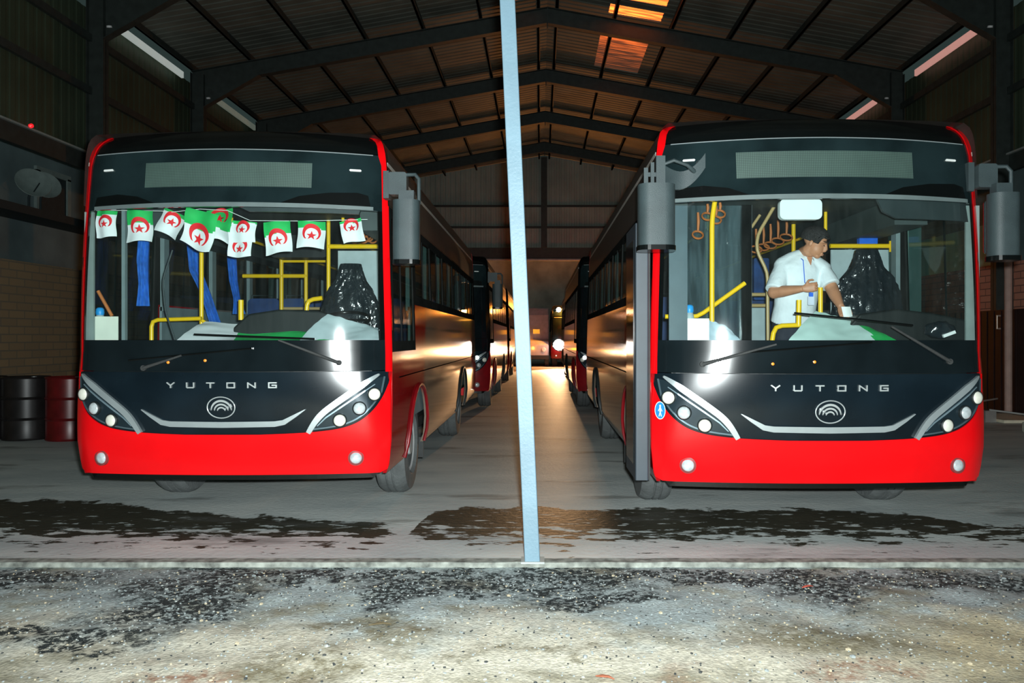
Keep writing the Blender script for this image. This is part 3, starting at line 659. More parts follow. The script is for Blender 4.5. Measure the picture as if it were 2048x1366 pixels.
def bus(name, label, loc, full, length=8.5, seed=0, opts=(), group=None, rz=0):
    B = thing(name, label, 'bus', loc, group, rz)
    S = 25 if full else 10
    du = .07 if full else .2
    # ---------- front
    low = LOWB+mir(LOWB)
    rimz = [.43, .40]
    bot = [(x, .447-.004*(abs(x)/1.2)**2) for x in (1.2, .9, .5, 0, -.5, -.9, -1.2)]
    sideR = [(W(z), z) for z in (1.1, .9, .7, .55, .47)]
    sideR = [(min(x, 1.277), z) for x, z in sideR]
    m = MB().warp(low+sideR+bot+mir(sideR), fr(.012), .04, du, .10, tdir=BY)
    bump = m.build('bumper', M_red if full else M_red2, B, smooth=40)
    # lower edge lip
    MB().warp([(-1.17,.425),(1.17,.425),(1.14,.385),(-1.14,.385)], lambda x, z: (x, F(x, .43)+.03, z+.015), .05, .1, None, tdir=BY).build('bumper_lip', M_hump, B)
    # black lower front panel
    e = .040
    lowp = [(x, z-.006) for x, z in low]
    pan = lowp[1:-1]+[(W(1.27)-e*.8, 1.268), (-W(1.27)+e*.8, 1.268)]
    MB().warp(pan, fr(0), .03, du, .12, tdir=BY).build('front_panel', M_panel, B, smooth=40)
    # lower windshield band (black glass) and upper mask
    MB().warp([(-W(1.27)+e, 1.274), (W(1.27)-e, 1.274), (W(1.52)-e, 1.52), (-W(1.52)+e, 1.52)], fr(.004), .02, du, .12, tdir=BY).build('lower_glass_band', M_blk, B, smooth=40)
    zz = [2.57, 2.75, 2.9, 2.98, 3.035]
    rt = [(W(z)-e, z) for z in zz]
    MB().warp(rt+mir(rt), fr(.004), .02, du, .12, tdir=BY).build('upper_mask', M_mask, B, smooth=40)
    # roof cap above the glass
    zc = [3.042, 3.08, 3.12, 3.165]
    rt = [(W(z)-e, z) for z in zc]+[(1.115, 3.190), (1.07, 3.205)]+[(x, top(x)) for x in (1.0, .8, .4, 0)]
    MB().warp(rt+mir(rt)[1:], fr(.0), .05, du, .04, tdir=BY).build('roof_cap', M_hump, B, smooth=40)
    MB().warp(stroke([(-W(3.03)+.1, 3.030), (-.5, 3.036), (0, 3.038), (.5, 3.036), (W(3.03)-.1, 3.030)], .007), fr(.008), .01, du, None, tdir=BY).build('glass_top_seal', M_chr, B)
    # visor humps
    for pts in ([(-1.12,2.60),(-1.1,2.675),(-.9,2.69),(-.72,2.665),(-.55,2.60)], [(.42,2.60),(.58,2.665),(.8,2.70),(1.02,2.71),(1.10,2.69),(1.12,2.60)]):
        MB().warp(pts, fr(.007), .004, du, None, tdir=BY).build('mask_print', M_hump, B)
    MB().warp([(-1.12,2.572),(1.14,2.572),(1.14,2.600),(.6,2.606),(0,2.608),(-.6,2.606),(-1.12,2.600)], fr(.008), .006, du, None, tdir=BY).build('mask_edge_strip', mat('strip_grey', (.13,.17,.17), .4), B)
    # windshield glass
    gp = [(-W(1.52)+e, 1.524), (W(1.52)-e, 1.524), (W(2.2)-e, 2.2), (W(2.57)-e, 2.568), (-W(2.57)+e, 2.568), (-W(2.2)+e, 2.2)]
    wm = MB()
    if full:
        wm.sheet(lambda u, v: (lambda z: ((2*u-1)*(W(z)-e), F((2*u-1)*(W(z)-e), z)-.002, z))(1.524+1.044*v), 40, 10)
        wm.build('windshield', G_wind, B, smooth=60)
    else:
        wm.warp(gp, fr(.004), .02, du, .2, tdir=BY).build('windshield', M_blk, B, smooth=40)
    # black frame columns beside the glass
    for s in (-1, 1):
        pl = [(s*(W(z)-e+.001), z) for z in (1.52, 2.0, 2.57)]+[(s*(W(z)-e-.035), z) for z in (2.57, 2.0, 1.52)]
        MB().warp(pl, fr(.006), .02, None, .2, tdir=BY).build('windshield_border', M_hump, B)
        zs = [1.262, 1.6, 2.0, 2.4, 2.8, 2.95, 3.03, 3.08, 3.12, 3.16, 3.19, 3.205]
        pl = [(s*W(z), z) for z in zs]+[(s*(W(z)-(e+.004 if z < 3.0 else e+.02)), z) for z in reversed(zs)]
        MB().warp(pl, fr(.014), .05, .03, .1, tdir=BY).build('corner_pillar', M_red if full else M_hump, B, smooth=40)  # far buses get black pillars, their dimness put into the colour
        # top marker lamps
        x = s*1.0
        q = [(x-.04, 2.885), (x+.04, 2.885), (x+.046, 2.893), (x+.04, 2.901), (x-.04, 2.901), (x-.046, 2.893)]
        MB().warp(q, fr(.016), .012, None, None, tdir=BY).build('marker_light', M_white, B)
        # headlight cluster
        hl = MB(); out = [(-1.235,1.225),(-1.215,1.10),(-1.15,.985),(-1.05,.895),(-.93,.845),(-.80,.825),(-.685,.812)]
        inn = [(-.70,.83),(-.78,.93),(-.93,1.035),(-1.1,1.15),(-1.19,1.215)]
        out = out[:1]+chaikin(out[1:-1], 2)+out[-1:]
        poly = out+inn
        if s > 0: poly = mir(poly)
        HL = MB().warp(poly, fr(.010), .01, .1, None, tdir=BY).build('headlight', mat('headlight_base', (.020,.036,.046), .18, .3), B, smooth=40)
        rim = stroke(out, .012); rim = mir(rim) if s > 0 else rim
        MB().warp(rim, fr(.020), .012, .1, None, tdir=BY).build('bezel', mat('bezel_grey', (.12,.18,.21), .3, .5), HL)
        cr2 = stroke([(-1.17,1.165),(-1.03,1.065),(-.9,.975),(-.80,.905),(-.735,.84)], [.006,.012,.012,.010,.006]); cr2 = mir(cr2) if s > 0 else cr2
        MB().warp(cr2, fr(.022), .012, .1, None, tdir=BY).build('inner_trim', mat('inner_trim', (.30,.42,.48), .3, .5), HL)
        for j, (lx, lz) in enumerate(((-1.165,1.085),(-1.055,.975),(-.905,.882))):
            X = s*abs(lx); yy = F(X, lz); nrm = Vector((X/3.3+(.5*(abs(X)-1.1)*6 if abs(X) > 1.1 else 0)*(1 if X > 0 else -1), -1, 0)).normalized()
            nrm = Vector((s*min(abs(nrm.x), .35), -1, 0)).normalized()
            o_ = Vector((X, yy-.016, lz))
            c = MB().lathe([(.056,-.01),(.056,.010),(.048,.016),(.046,.006),(0,.006)], o_, nrm, n=S).build('lamp_ring', M_dgrey, HL, smooth=30)
            MB().lathe([(.047,.008),(.044,.018),(.030,.026),(0,.030)], o_, nrm, n=S).build('lens', M_lensy if j != 1 else M_lens, HL, smooth=60)
        # chrome sweep beside the headlight
        c1 = [(-1.200,1.245),(-1.12,1.19),(-1.0,1.105),(-.88,1.02),(-.78,.945),(-.72,.875),(-.665,.785)]
        sw = stroke(chaikin(c1, 2), [.010]+[.040]*2+[.046]*200); n_ = len(chaikin(c1, 2))
        wds = [.012+.036*min(1, i/(n_*.25)) for i in range(n_)]; wds = [w_*(1-.35*max(0, (i/n_-.7)/.3)) for i, w_ in enumerate(wds)]
        sw = stroke(chaikin(c1, 2), wds); sw = mir(sw) if s > 0 else sw
        MB().warp(sw, fr(.030), .03, .1, None, tdir=BY).build('chrome_sweep', M_chr, B, smooth=40)
        # fog lamp
        X = s*1.02; z = .575; nrm = Vector((s*.25, -1, 0)).normalized(); o_ = Vector((X, F(X, z)-.016, z))
        f_ = MB().lathe([(.062,-.02),(.062,.006),(.050,.010),(.048,.0),(0,.0)], o_, nrm, n=S).build('fog_light', mat('fog_ring', (.25,.05,.05), .4), B, smooth=30)
        MB().lathe([(.046,.003),(.040,.014),(.02,.02),(0,.022)], o_, nrm, n=S).build('lens', M_lens, f_, smooth=60)
    # chrome smile
    sm = [(-.645,.972),(-.57,.925),(-.48,.872),(-.41,.860),(0,.855),(.41,.860),(.48,.872),(.57,.925),(.645,.972)]
    wds = [.006,.024,.040,.044,.046,.044,.040,.024,.006]
    MB().warp(stroke(sm, wds), fr(.022), .024, .07, None, tdir=BY).build('chrome_smile', M_chr, B, smooth=40)
    # lettering
    if full or 'badge' in opts:
        H = .037; Wd = .056; bw = .0095; y0 = 1.148; M_let = mat('letter_chrome', (.62,.68,.68), .3, .5)
        G = {'Y': [[(0,1),(.5,.45),(1,1)],[(.5,.5),(.5,0)]], 'U': [[(0,1),(0,.1),(.1,0),(.9,0),(1,.1),(1,1)]], 'T': [[(0,1),(1,1)],[(.5,1),(.5,0)]],
             'O': [[(.0,.5),(0,1),(1,1),(1,0),(0,0),(0,.5)]], 'N': [[(0,0),(0,1),(1,0),(1,1)]], 'G': [[(1,1),(0,1),(0,0),(1,0),(1,.5),(.45,.5)]]}
        for i, ch in enumerate('YUTONG'):
            xo = -.428+i*.160; lt = MB()
            for s_ in G[ch]:
                for a, b in zip(s_[:-1], s_[1:]):
                    a_ = Vector((xo+a[0]*Wd, y0+a[1]*H)); b_ = Vector((xo+b[0]*Wd, y0+b[1]*H)); t = (b_-a_).normalized()*bw*.4
                    lt.warp(stroke([tuple(a_-t), tuple(b_+t)], bw), fr(.012+.0004*i), .012, None, None, tdir=BY)
            lt.build('letter', M_let, B)
        bd = MB(); cx, cz = 0, .992
        def ell(rx, rz, t0=0, t1=2*PI, n=40): return [(cx+rx*math.cos(t0+(t1-t0)*i/n), cz+rz*math.sin(t0+(t1-t0)*i/n)) for i in range(n+1)]
        rg = ell(.108, .083)
        for a, b in zip(rg[:-1], rg[1:]): bd.tube([(a[0], F(*a)-.012, a[1]), (b[0], F(*b)-.012, b[1])], .0048, n=6)
        for rx, rz, wd_ in ((.080,.064,.015),(.054,.042,.012),(.030,.022,.010)):
            arc = [(cx+rx*math.cos(t), cz-.028+rz*1.25*math.sin(t)) for t in [PI*(.02+.96*i/20) for i in range(21)]]
            bd.warp(stroke(arc, [.002+wd_*math.sin(PI*i/20)**.6 for i in range(21)]), fr(.012), .012, None, None, tdir=BY)
        bd.build('badge', M_let, B)
        # destination display
        MB().warp([(-.66,2.735),(.67,2.735),(.67,2.935),(-.66,2.935)], fr(.0055), .002, .1, None, tdir=BY).build('destination_display', M_disp, B)
    # ---------- roof, sides, back
    pr = [(W(z), z) for z in (2.62, 2.75, 2.95, 3.05, 3.12, 3.165, 3.20)]+[(.9, 3.215), (.5, 3.225), (0, 3.23)]
    pr = pr+[(-x, z) for x, z in reversed(pr[:-1])]
    rm = MB(); ys = [0, .05, .3, 1, length-.4, length-.1, length]
    def sidey(x, z, y): return max(F(x, z)+.02, y) if y < .3 else y
    rm.sheet(lambda u, v: (lambda p, y: (p[0], sidey(p[0], p[1], y), p[1]-(.08 if y > length-.05 else 0)))(pr[round(u*(len(pr)-1))], ys[round(v*(len(ys)-1))]), len(pr)-1, len(ys)-1)
    ro = rm.build('roof', mat('roof_dusty', (.055,.05,.045), .35, var=.2), B, smooth=35)
    axf, axr = 1.72, 6.15; ar = .60; wr = .475; zc_ = .475
    def sm_(s): 
        def f(y, z):
            x = W(z); yf = F(x, z)+.0
            yy = yf+y*(1-yf/.5) if y < .5 else y
            return (s*x, yy, z)
        return f
    for s in (-1, 1):
        def arch(cy): 
            a0 = math.asin((.42-zc_)/ar); n = 14
            return [(cy-ar*math.cos(a0+(PI-2*a0)*i/n), zc_+ar*math.sin(a0+(PI-2*a0)*i/n)) for i in range(n+1)]
        ze = 1.42; zh = 1.86
        lowside = [(0, .43)]+[(a, max(b, .42)) for a, b in arch(axf)]+[(a, max(b, .42)) for a, b in arch(axr)]+[(length, .46), (length, zh), (1.53, zh), (1.53, ze), (0, ze)]
        MB().warp(lowside, sm_(s), .03, .25, .1, tdir=(-s,0,0)).build('side_panel', M_side, B, smooth=35)
        # dark window band with panes
        panes = [(.30, 1.45)] + [(1.62+i*1.12, 1.62+i*1.12+1.04) for i in range(6)]
        if s < 0 and 'door' in opts: panes = panes[1:]
        band = MB(); z0, z1 = ze, 2.64
        xs = [0]+[c for p in panes for c in p]+[length]
        for a, b in zip(xs[::2], xs[1::2]):
            z0 = ze if a < 1.2 else zh
            if s < 0 and 'door' in opts and a == 0: a = 1.25; 
            if a > 1.2 and a < 1.53: band.warp([(a, ze), (1.53, ze), (1.53, zh), (a, zh)], sm_(s), .03, None, .2, tdir=(-s,0,0))
            band.warp([(a, z0), (b, z0), (b, z1), (a, z1)], sm_(s), .03, None, .2, tdir=(-s,0,0))
        for a, b in panes:
            z0 = ze if a < 1.2 else zh
            band.warp([(a, z1-.10), (b, z1-.10), (b, z1), (a, z1)], sm_(s), .03, None, None, tdir=(-s,0,0))
            band.warp([(a, z0), (b, z0), (b, z0+.09), (a, z0+.09)], sm_(s), .03, None, None, tdir=(-s,0,0))
        if s < 0 and 'door' in opts: band.warp([(0, z0), (.12, z0), (.12, z1), (0, z1)], sm_(s), .03, None, .2, tdir=(-s,0,0))
        band.build('window_surround', mat('band_dark', (.022,.024,.023), .6, var=.2, spec=0), B, smooth=35)
        for a, b in panes:
            z0 = ze if a < 1.2 else zh
            wn = MB().warp([(a, z0+.08), (b, z0+.08), (b, z1-.09), (a, z1-.09)], lambda y, z: tuple(Vector(sm_(s)(y, z))-Vector((s*.008, 0, 0))), .006, None, .25, tdir=(-s,0,0)).build('side_window', G_side if full else M_blk, B, smooth=35)
            bc = a+.5
            MB().warp([(bc-.012, z0+.08), (bc+.012, z0+.08), (bc+.012, z1-.1), (bc-.012, z1-.1)], sm_(s), .006, None, .25, tdir=(-s,0,0)).build('window_bar', mat('bar_dark', (.02,.022,.022), .6, spec=0), wn)
        # red moulding around each arch
        for cy, nm in ((axf, 'front'), (axr, 'rear')):
            pts = [sm_(s)(a, max(b, .43)) for a, b in arch(cy)]; pts = [(p[0]+s*.008, p[1], p[2]) for p in pts]
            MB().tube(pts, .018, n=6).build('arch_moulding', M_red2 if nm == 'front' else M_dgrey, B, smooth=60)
        # waist line and roof gutter
        MB().box((s*1.287-.006, .6, 1.195), (s*1.287+.004, length-.1, 1.203)).build('waist_seam', mat('seam_black', (.004,.004,.004), .9, spec=0), B)
        MB().box((s*1.225-.012, .35, 2.955), (s*1.225+.012, length-.2, 2.985)).build('roof_gutter', mat('gutter', (.50,.48,.44), .35), B)
        for cy in (axf, axr):
            wh = MB(); ax = (s, 0, 0); o_ = (s*.93, cy, zc_)
            wh.lathe([(.26,.02),(.30,.0),(.44,.0),(wr-.01,.03),(wr,.06),(wr,.09),(wr-.012,.095),(wr-.012,.105),(wr,.11),(wr,.15),(wr-.012,.155),(wr-.012,.165),(wr,.17),(wr,.21),(wr-.01,.24),(.44,.28),(.30,.29),(.27,.265),(.26,.25)], o_, ax, n=40 if full else 20)
            WH = wh.build('wheel', M_tyre, B, smooth=25)
            rmm = MB().lathe([(.275,.24),(.265,.262),(.24,.25),(.22,.19),(.13,.185),(.11,.24),(.10,.27),(.0,.275)], o_, ax, n=32 if full else 16)
            for j in range(10):
                t = 2*PI*j/10; rmm.lathe([(.012,.18),(.012,.21),(0,.215)], Vector(o_)+Vector((0, .17*math.cos(t), .17*math.sin(t))), ax, n=6)
            rmm.build('rim', M_rim, WH, smooth=30)
        MB().box((s*1.13-.02, axf+.62, .26), (s*1.13+.02, axf+.66, .55)).box((s*1.13-.13, axf+.64, .24), (s*1.13+.10, axf+.66, .46)).build('mudflap', M_rub, B)
    # back
    bk = [(W(z), z) for z in (.46, .8, 1.4, 2.2, 2.9, 3.04, 3.10)]+[(.9, 3.12)]
    MB().warp(bk+mir(bk), lambda x, z: (x, length-.02, z), .04, None, None, tdir=(0,-1,0)).build('rear_panel', M_red, B)
    MB().box((-1.0, length-.02, 1.75), (1.0, length+.004, 2.7)).build('rear_window', M_blk, B)
    MB().box((-.86, .55, .34), (.86, length-.3, .74)).build('chassis', M_rub, B)
    # ---------- mirrors
    if full or 'mirror' in opts:
        nv0 = set(bpy.data.objects)
        mr_ = MB().rbox((1.335, -.02, 2.14), (1.545, .16, 2.62), .07, axis='z', n=5)
        br_ = thing2 = None
        MR = mr_.build('driver_mirror', M_grey, B, smooth=35)
        MB().rbox((1.345, .161, 2.18), (1.535, .166, 2.58), .02, axis='y').build('mirror_glass', mat('mirror_face', (.8,.8,.8), .05, 1.0, var=0), MR)
        MB().rbox((1.33, -.03, 2.115), (1.55, .17, 2.150), .07, axis='z', n=5).build('mirror_base', M_hump, MR)
        MB().rbox((1.285, .12, 2.68), (1.43, .22, 2.86), .02, axis='y').box((1.235, .17, 2.66), (1.28, .28, 2.88)).box((1.38, .05, 2.60), (1.50, .14, 2.70)).build('mirror_bracket', M_grey, MR)
        MB().tube([(1.40,.14,2.84),(1.50,.13,2.84),(1.53,.12,2.80),(1.53,.12,2.60)], .016, n=8).build('mirror_arm', M_grey, MR, smooth=60)
        if 'pmirror' in opts: MR.location.x -= .095; MR.location.y += .06
    if 'pmirror' in opts:
        MR = MB().rbox((-1.43, -.20, 2.19), (-1.165, .02, 2.64), .085, axis='z', n=6).build('passenger_mirror', M_grey, B, smooth=35)
        MB().rbox((-1.435, -.205, 2.165), (-1.16, .025, 2.20), .085, axis='z', n=6).build('mirror_base', M_hump, MR)
        MB().sheet(lambda u, v: (-1.24+.30*u, -.09+.05*math.sin(PI*u), 2.64+.15*v*(1-.3*u)+(.13*u**3)-.03*math.sin(PI*u)), 12, 4, th=.035).build('mirror_arm_cover', M_grey, MR, smooth=50)
        MB().tube([(-1.26,-.07,2.79),(-1.17,-.10,2.82),(-1.07,-.08,2.79),(-1.0,-.04,2.74),(-.96,.08,2.78),(-.94,.13,2.86)], [.014,.014,.014,.02,.03,.02], n=8).build('mirror_arm', M_grey, MR, smooth=60)
        MB().box((-1.39,-.13,2.63),(-1.36,-.10,2.76)).box((-1.34,-.125,2.63),(-1.315,-.09,2.80)).box((-1.30,-.12,2.63),(-1.235,-.07,2.85)).box((-1.37,-.112,2.70),(-1.24,-.095,2.73)).build('mirror_bracket', M_grey, MR)
    # ---------- wipers
    if full:
        def on(x, z, o_=.03): return (x, F(x, z)-o_, z)
        def wiper(piv, kn, a, b):
            wp = MB().lathe([(.022,0),(.022,.02),(0,.024)], on(*piv, .01), (0,-1,0), n=12).tube([on(*piv), on(*kn)], [.014,.008], n=8)
            Wp = wp.build('wiper', M_rub, B, smooth=50)
            n = 8; MB().tube([on(a[0]+(b[0]-a[0])*i/n, a[1]+(b[1]-a[1])*i/n, .022) for i in range(n+1)], .008, n=6).build('wiper_blade', M_hump, Wp, smooth=50)
        if 'wiperA' in opts:
            wiper((.93,1.36), (.45,1.62), (-.27,1.72), (.62,1.63)); wiper((-.92,1.34), (-.40,1.49), (-.62,1.43), (.30,1.505))
            wiper2 = None
        else:
            wiper((.90,1.34), (.45,1.52), (-.20,1.565), (.72,1.53)); wiper((-.62,1.30), (-.30,1.40), (-.75,1.36), (.25,1.455))
        # glowing amber dots painting reflections of small lights low on the glass band
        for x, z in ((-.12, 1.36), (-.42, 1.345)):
            MB().lathe([(.011,0),(.011,.006),(0,.010)], on(x, z, .004), (0,-1,0), n=10).build('reflection_dot', M_refl_amb, B)
    return B

LX, LY = -2.495, 6.08
RX, RY = 2.137, 5.72
BL = bus('city_bus', 'red and black city bus on the left with flag bunting inside its windshield', (LX, LY, 0), True, opts=('mirror',))
BR = bus('city_bus', 'red and black city bus on the right with a man in white inside', (RX, RY, 0), True, opts=('mirror', 'pmirror', 'door', 'wiperA'))
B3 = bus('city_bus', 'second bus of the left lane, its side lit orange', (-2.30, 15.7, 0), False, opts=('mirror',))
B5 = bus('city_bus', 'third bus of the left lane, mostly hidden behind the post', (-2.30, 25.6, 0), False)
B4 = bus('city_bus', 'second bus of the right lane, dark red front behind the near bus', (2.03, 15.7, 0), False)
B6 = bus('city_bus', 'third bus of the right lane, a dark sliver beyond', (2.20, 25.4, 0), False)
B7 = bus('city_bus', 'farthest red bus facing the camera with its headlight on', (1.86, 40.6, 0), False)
def F_local(o, x, z, off=.03): return (x, F(x, z)-off, z)
for b_, x, z, r, m_, nm in ((B7, -.88, 1.16, .28, M_lamp_on, 'lit_headlight'), (B7, -.88, 3.0, .12, M_lamp_on, 'lit_roof_lamp'), (B7, -.45, 3.0, .08, M_lamp_amb, 'amber_lamp'), (B7, .0, 1.0, .08, M_lamp_amb, 'amber_lamp'),
                            (B4, -.92, 2.06, .085, M_lamp_amb, 'amber_lamp'), (B4, -1.12, 1.13, .045, mat('lamp_small_lit', (1,1,1), .4, emit=(.9,.95,1), es=1.5), 'lit_side_lamp'), (B3, 1.02, 1.13, .045, MATS['lamp_small_lit'], 'lit_side_lamp')):
    MB().lathe([(r,0),(r*.9,r*.3),(0,r*.45)], F_local(b_, x, z), (0,-1,0), n=16).build(nm, m_, b_, smooth=50)
# sticker on the right bus
stx, stz = -1.222, .985
def ell2(cx, cz, rx, rz, n=28): return [(cx+rx*math.cos(2*PI*i/n), cz+rz*math.sin(2*PI*i/n)) for i in range(n)]
SK = MB().warp(ell2(stx, stz, .036, .068), fr(.0145), .003, .02, None, tdir=BY).build('pedestrian_sticker', M_white, BR)
MB().warp(ell2(stx, stz, .032, .062), fr(.016), .002, .02, None, tdir=BY).build('sticker_field', M_sticker, SK)
pg = MB().warp(ell2(stx, stz+.034, .006, .010, 12), fr(.0175), .002, None, None, tdir=BY)
for a, b, w_ in (((stx, stz+.024), (stx, stz-.012), .011), ((stx, stz-.01), (stx-.008, stz-.046), .006), ((stx, stz-.01), (stx+.008, stz-.046), .006), ((stx-.003, stz+.02), (stx-.013, stz-.006), .004), ((stx+.003, stz+.02), (stx+.013, stz-.006), .004)):
    pg.warp(stroke([a, b], w_), fr(.0175), .002, None, None, tdir=BY)
pg.build('walking_figure', M_white, SK)
# open folding door leaf of the right bus
D = MB().rbox((-1.402, .27, .44), (-1.300, .92, 2.42), .012, axis='z').build('door_leaf', mat('door_edge_grey', (.035,.050,.064), .5), BR)
MB().box((-1.300, .30, .44), (-1.284, .90, 2.42)).build('door_seal', M_rub, D)
MB().box((-1.408, .36, .55), (-1.401, .85, 2.3)).build('door_glass', M_blk, D)

# ------------------------------------------------------------------ interiors
def interior(B, X, Y, right):
    def P(px, py, yl): v = at(px, py, Y+yl); return Vector((v.x-X, v.y-Y, v.z))
    MB().box((-1.2, .45, .70), (1.2, 8.3, .76)).build('cabin_floor', M_dgrey, B)
    MB().box((-1.15, .55, 2.72), (1.15, 8.3, 2.76)).build('cabin_ceiling', M_ceil, B)
    MB().box((-1.2, 8.25, .76), (1.2, 8.3, 2.72)).build('cabin_rear_wall', M_dgrey, B)
    for s in (-1, 1):
        MB().box((s*1.10-.12, 1.1, .76), (s*1.10+.12, 2.35, 1.15)).build('wheel_housing', M_dgrey, B)
        MB().box((s*1.02-.14, .9, 2.50), (s*1.02+.14, 8.2, 2.72)).build('ceiling_duct', M_ceil, B)
        MB().box((s*1.215-.012, 1.53, .76), (s*1.215+.012, 8.2, 1.84)).build('inner_wall', mat('inner_grey', (.20,.27,.28), .5), B)
        for k_ in range(7):
            yy = 1.53+k_*1.12
            MB().box((s*1.20-.02, yy, 1.80), (s*1.20+.02, yy+.10, 2.6)).build('window_pillar', MATS['inner_grey'], B)
    # dashboard body under the sill
    MB().warp([(-1.13,.8),(1.13,.8),(1.13,1.50),(-1.13,1.50)], fr(-.06), .34, .1, None, tdir=BY).build('dashboard', M_dgrey, B)
    # instrument binnacle
    pts = [P(470,655,.55), P(500,628,.55), P(560,619,.55), P(640,621,.55), P(700,640,.55), P(750,655,.55)] if not right else [P(1695,650,.55), P(1715,628,.55), P(1790,618,.55), P(1860,626,.55), P(1930,640,.55), P(1945,660,.55)]
    xs = [p.x for p in pts]; zs = [p.z for p in pts]
    b_ = MB(); n = len(pts); pl = [(p.x, .50, p.z) for p in pts]+[(xs[-1], .50, 1.45), (xs[0], .50, 1.45)]
    pl2 = [(a, .85, c-(.03 if c > 1.5 else 0)) for a, _, c in pl]; k = len(pl)
    b_.add(pl+pl2, [tuple(range(k)), tuple(range(2*k-1, k-1, -1))]+[(i, (i+1) % k, k+(i+1) % k, k+i) for i in range(k)])
    o = b_.build('instrument_binnacle', mat('binnacle_black', (.006,.010,.010), .5), B); bv = o.modifiers.new('b', 'BEVEL'); bv.width = .02; bv.segments = 3
    # steering wheel
    sc = P(690, 640, .95) if not right else P(1800, 640, .95)
    sw = MB(); ax = Vector((0, -.35, .94)).normalized(); a = Vector((1,0,0)); bb = ax.cross(a)
    ring = [sc+(a*math.cos(t)+bb*math.sin(t))*.22 for t in [2*PI*i/32 for i in range(33)]]
    sw.tube(ring, .014, n=8, cap=False); sw.tube([ring[0], sc, ring[16]], .012).tube([sc, ring[24]], .012).tube([sc, sc-ax*.35], .02)
    sw.build('steering_wheel', M_hump, B, smooth=50)
    # driver seat under a black plastic cover
    c = P(702, 600, 1.35) if not right else P(1733, 570, 1.35)
    t0 = P(0, 528 if not right else 500, 1.35).z; hw = .27 if not right else .29
    sm2 = MB()
    prof = [(0, hw*1.0, .17), (.20, hw*1.05, .16), (.45, hw*1.0, .13), (.60, hw*.80, .11), (.70, hw*.52, .10), (.80, hw*.40, .09), (.86, hw*.34, .07)]
    base = t0-.86
    n = 40; rows = []
    for (h_, a_, b__) in prof: rows.append((h_, a_, b__))
    def seatf(u, v):
        q = v*(len(rows)-1); i = min(int(q), len(rows)-2); f = q-i; f = f*f*(3-2*f)
        h_, a_, d_ = [rows[i][k]*(1-f)+rows[i+1][k]*f for k in range(3)]
        t = 2*PI*u; cr = 1+.09*noise.noise((math.cos(t)*2.3, math.sin(t)*2.3+4, h_*4+seedv))-.16*abs(noise.noise((math.cos(t)*4+seedv, math.sin(t)*4, h_*6)))-.12*abs(noise.noise((math.cos(t)*9, math.sin(t)*9+seedv, h_*11)))+.05
        sg = lambda q, e_: math.copysign(abs(q)**e_, q)
        return (c.x+a_*cr*sg(math.cos(t), .8), c.y+d_*cr*sg(math.sin(t), .8), base+h_)
    seedv = 3 if right else 8
    sm2.sheet(seatf, 120, 80); kk = len(sm2.v); sm2.f.append(tuple(kk-121+i for i in range(120))); sm2.mi.append(0)
    ds = sm2.build('driver_seat', M_bag, B, smooth=45)
    MB().box((c.x-.2, c.y-.35, .95), (c.x+.2, c.y+.12, base+.05)).build('seat_base', M_dgrey, ds)
    # passenger seats
    for row in range(5):
        for k_, sx in enumerate((-.98, -.55, .55, .98)):
            y = 3.3+row*.95
            q = MB().rbox((sx-.2, y, .76+.42), (sx+.2, y+.42, .76+.50), .03, axis='y').rbox((sx-.2, y+.40, 1.2), (sx+.2, y+.47, 2.03), .06, axis='y')
            se = q.build('passenger_seat', M_seat, B, smooth=40)
            MB().tube([(sx-.15, y+.43, 1.95), (sx-.15, y+.43, 2.07), (sx+.15, y+.43, 2.07), (sx+.15, y+.43, 1.95)], .014, n=6).build('seat_handle', M_grey, se, smooth=60)
            MB().box((sx-.03, y+.15, .76), (sx+.03, y+.25, 1.18)).build('seat_pedestal', M_dgrey, se)
    return P
PL = interior(BL, LX, LY, False)
PR = interior(BR, RX, RY, True)
def rail(P, B, pts, yl, r=.019, m=None, name='handrail'):
    q = []
    for p in pts: q.append(P(p[0], p[1], p[2] if len(p) > 2 else yl))
    # round inner corners
    out = [q[0]]
    for a, b, c in zip(q[:-2], q[1:-1], q[2:]):
        d1 = min(.06, (b-a).length*.4); d2 = min(.06, (c-b).length*.4)
        s_ = b+(a-b).normalized()*d1; e_ = b+(c-b).normalized()*d2
        out += [s_, (s_+b*2+e_)/4, e_]
    out.append(q[-1])
    return MB().tube(out, r, n=10).build(name, m or M_yel, B, smooth=60)
# left bus rails
rail(PL, BL, [(403,440),(403,648)], 1.0)
rail(PL, BL, [(303,690),(303,640),(403,637)], .95)
rail(PL, BL, [(403,640),(425,655)], .98, .016)
rail(PL, BL, [(657,425),(657,600)], 1.75, .020)
rail(PL, BL, [(655,493),(760,493)], 1.75, .024)
rail(PL, BL, [(563,490),(563,625)], 3.0, .024, M_yel); rail(PL, BL, [(612,480),(612,625)], 3.0, .022, M_yel)
rail(PL, BL, [(563,522),(660,522)], 3.0, .020); rail(PL, BL, [(486,552),(614,552)], 3.0, .024)
rail(PL, BL, [(565,617),(640,617)], 3.05, .018, M_tan)
rail(PL, BL, [(482,600),(482,640)], .9, .024)
rail(PL, BL, [(613,625),(615,600),(645,596)], 1.2, .022)
rail(PL, BL, [(196,582),(224,632)], .36, .014, M_orange)
MB().box(tuple(PL(676,640,1.83)), tuple(PL(757,502,1.85))).build('partition_panel', M_lgrey, BL)
MB().box(tuple(PL(243,690,.60)), tuple(PL(255,420,.64))).build('door_post', mat('post_grey', (.20,.27,.28), .5), BL)
MB().box(tuple(PL(190,690,.32)), tuple(PL(169,424,.30))).build('pillar_trim', mat('pillar_trim', (.22,.28,.27), .5), BL)
rail(PL, BL, [(345,500),(325,560),(330,620),(350,680)], .55, .007, M_grey, 'cable')
tag_ = PL(560, 470, 2.6)
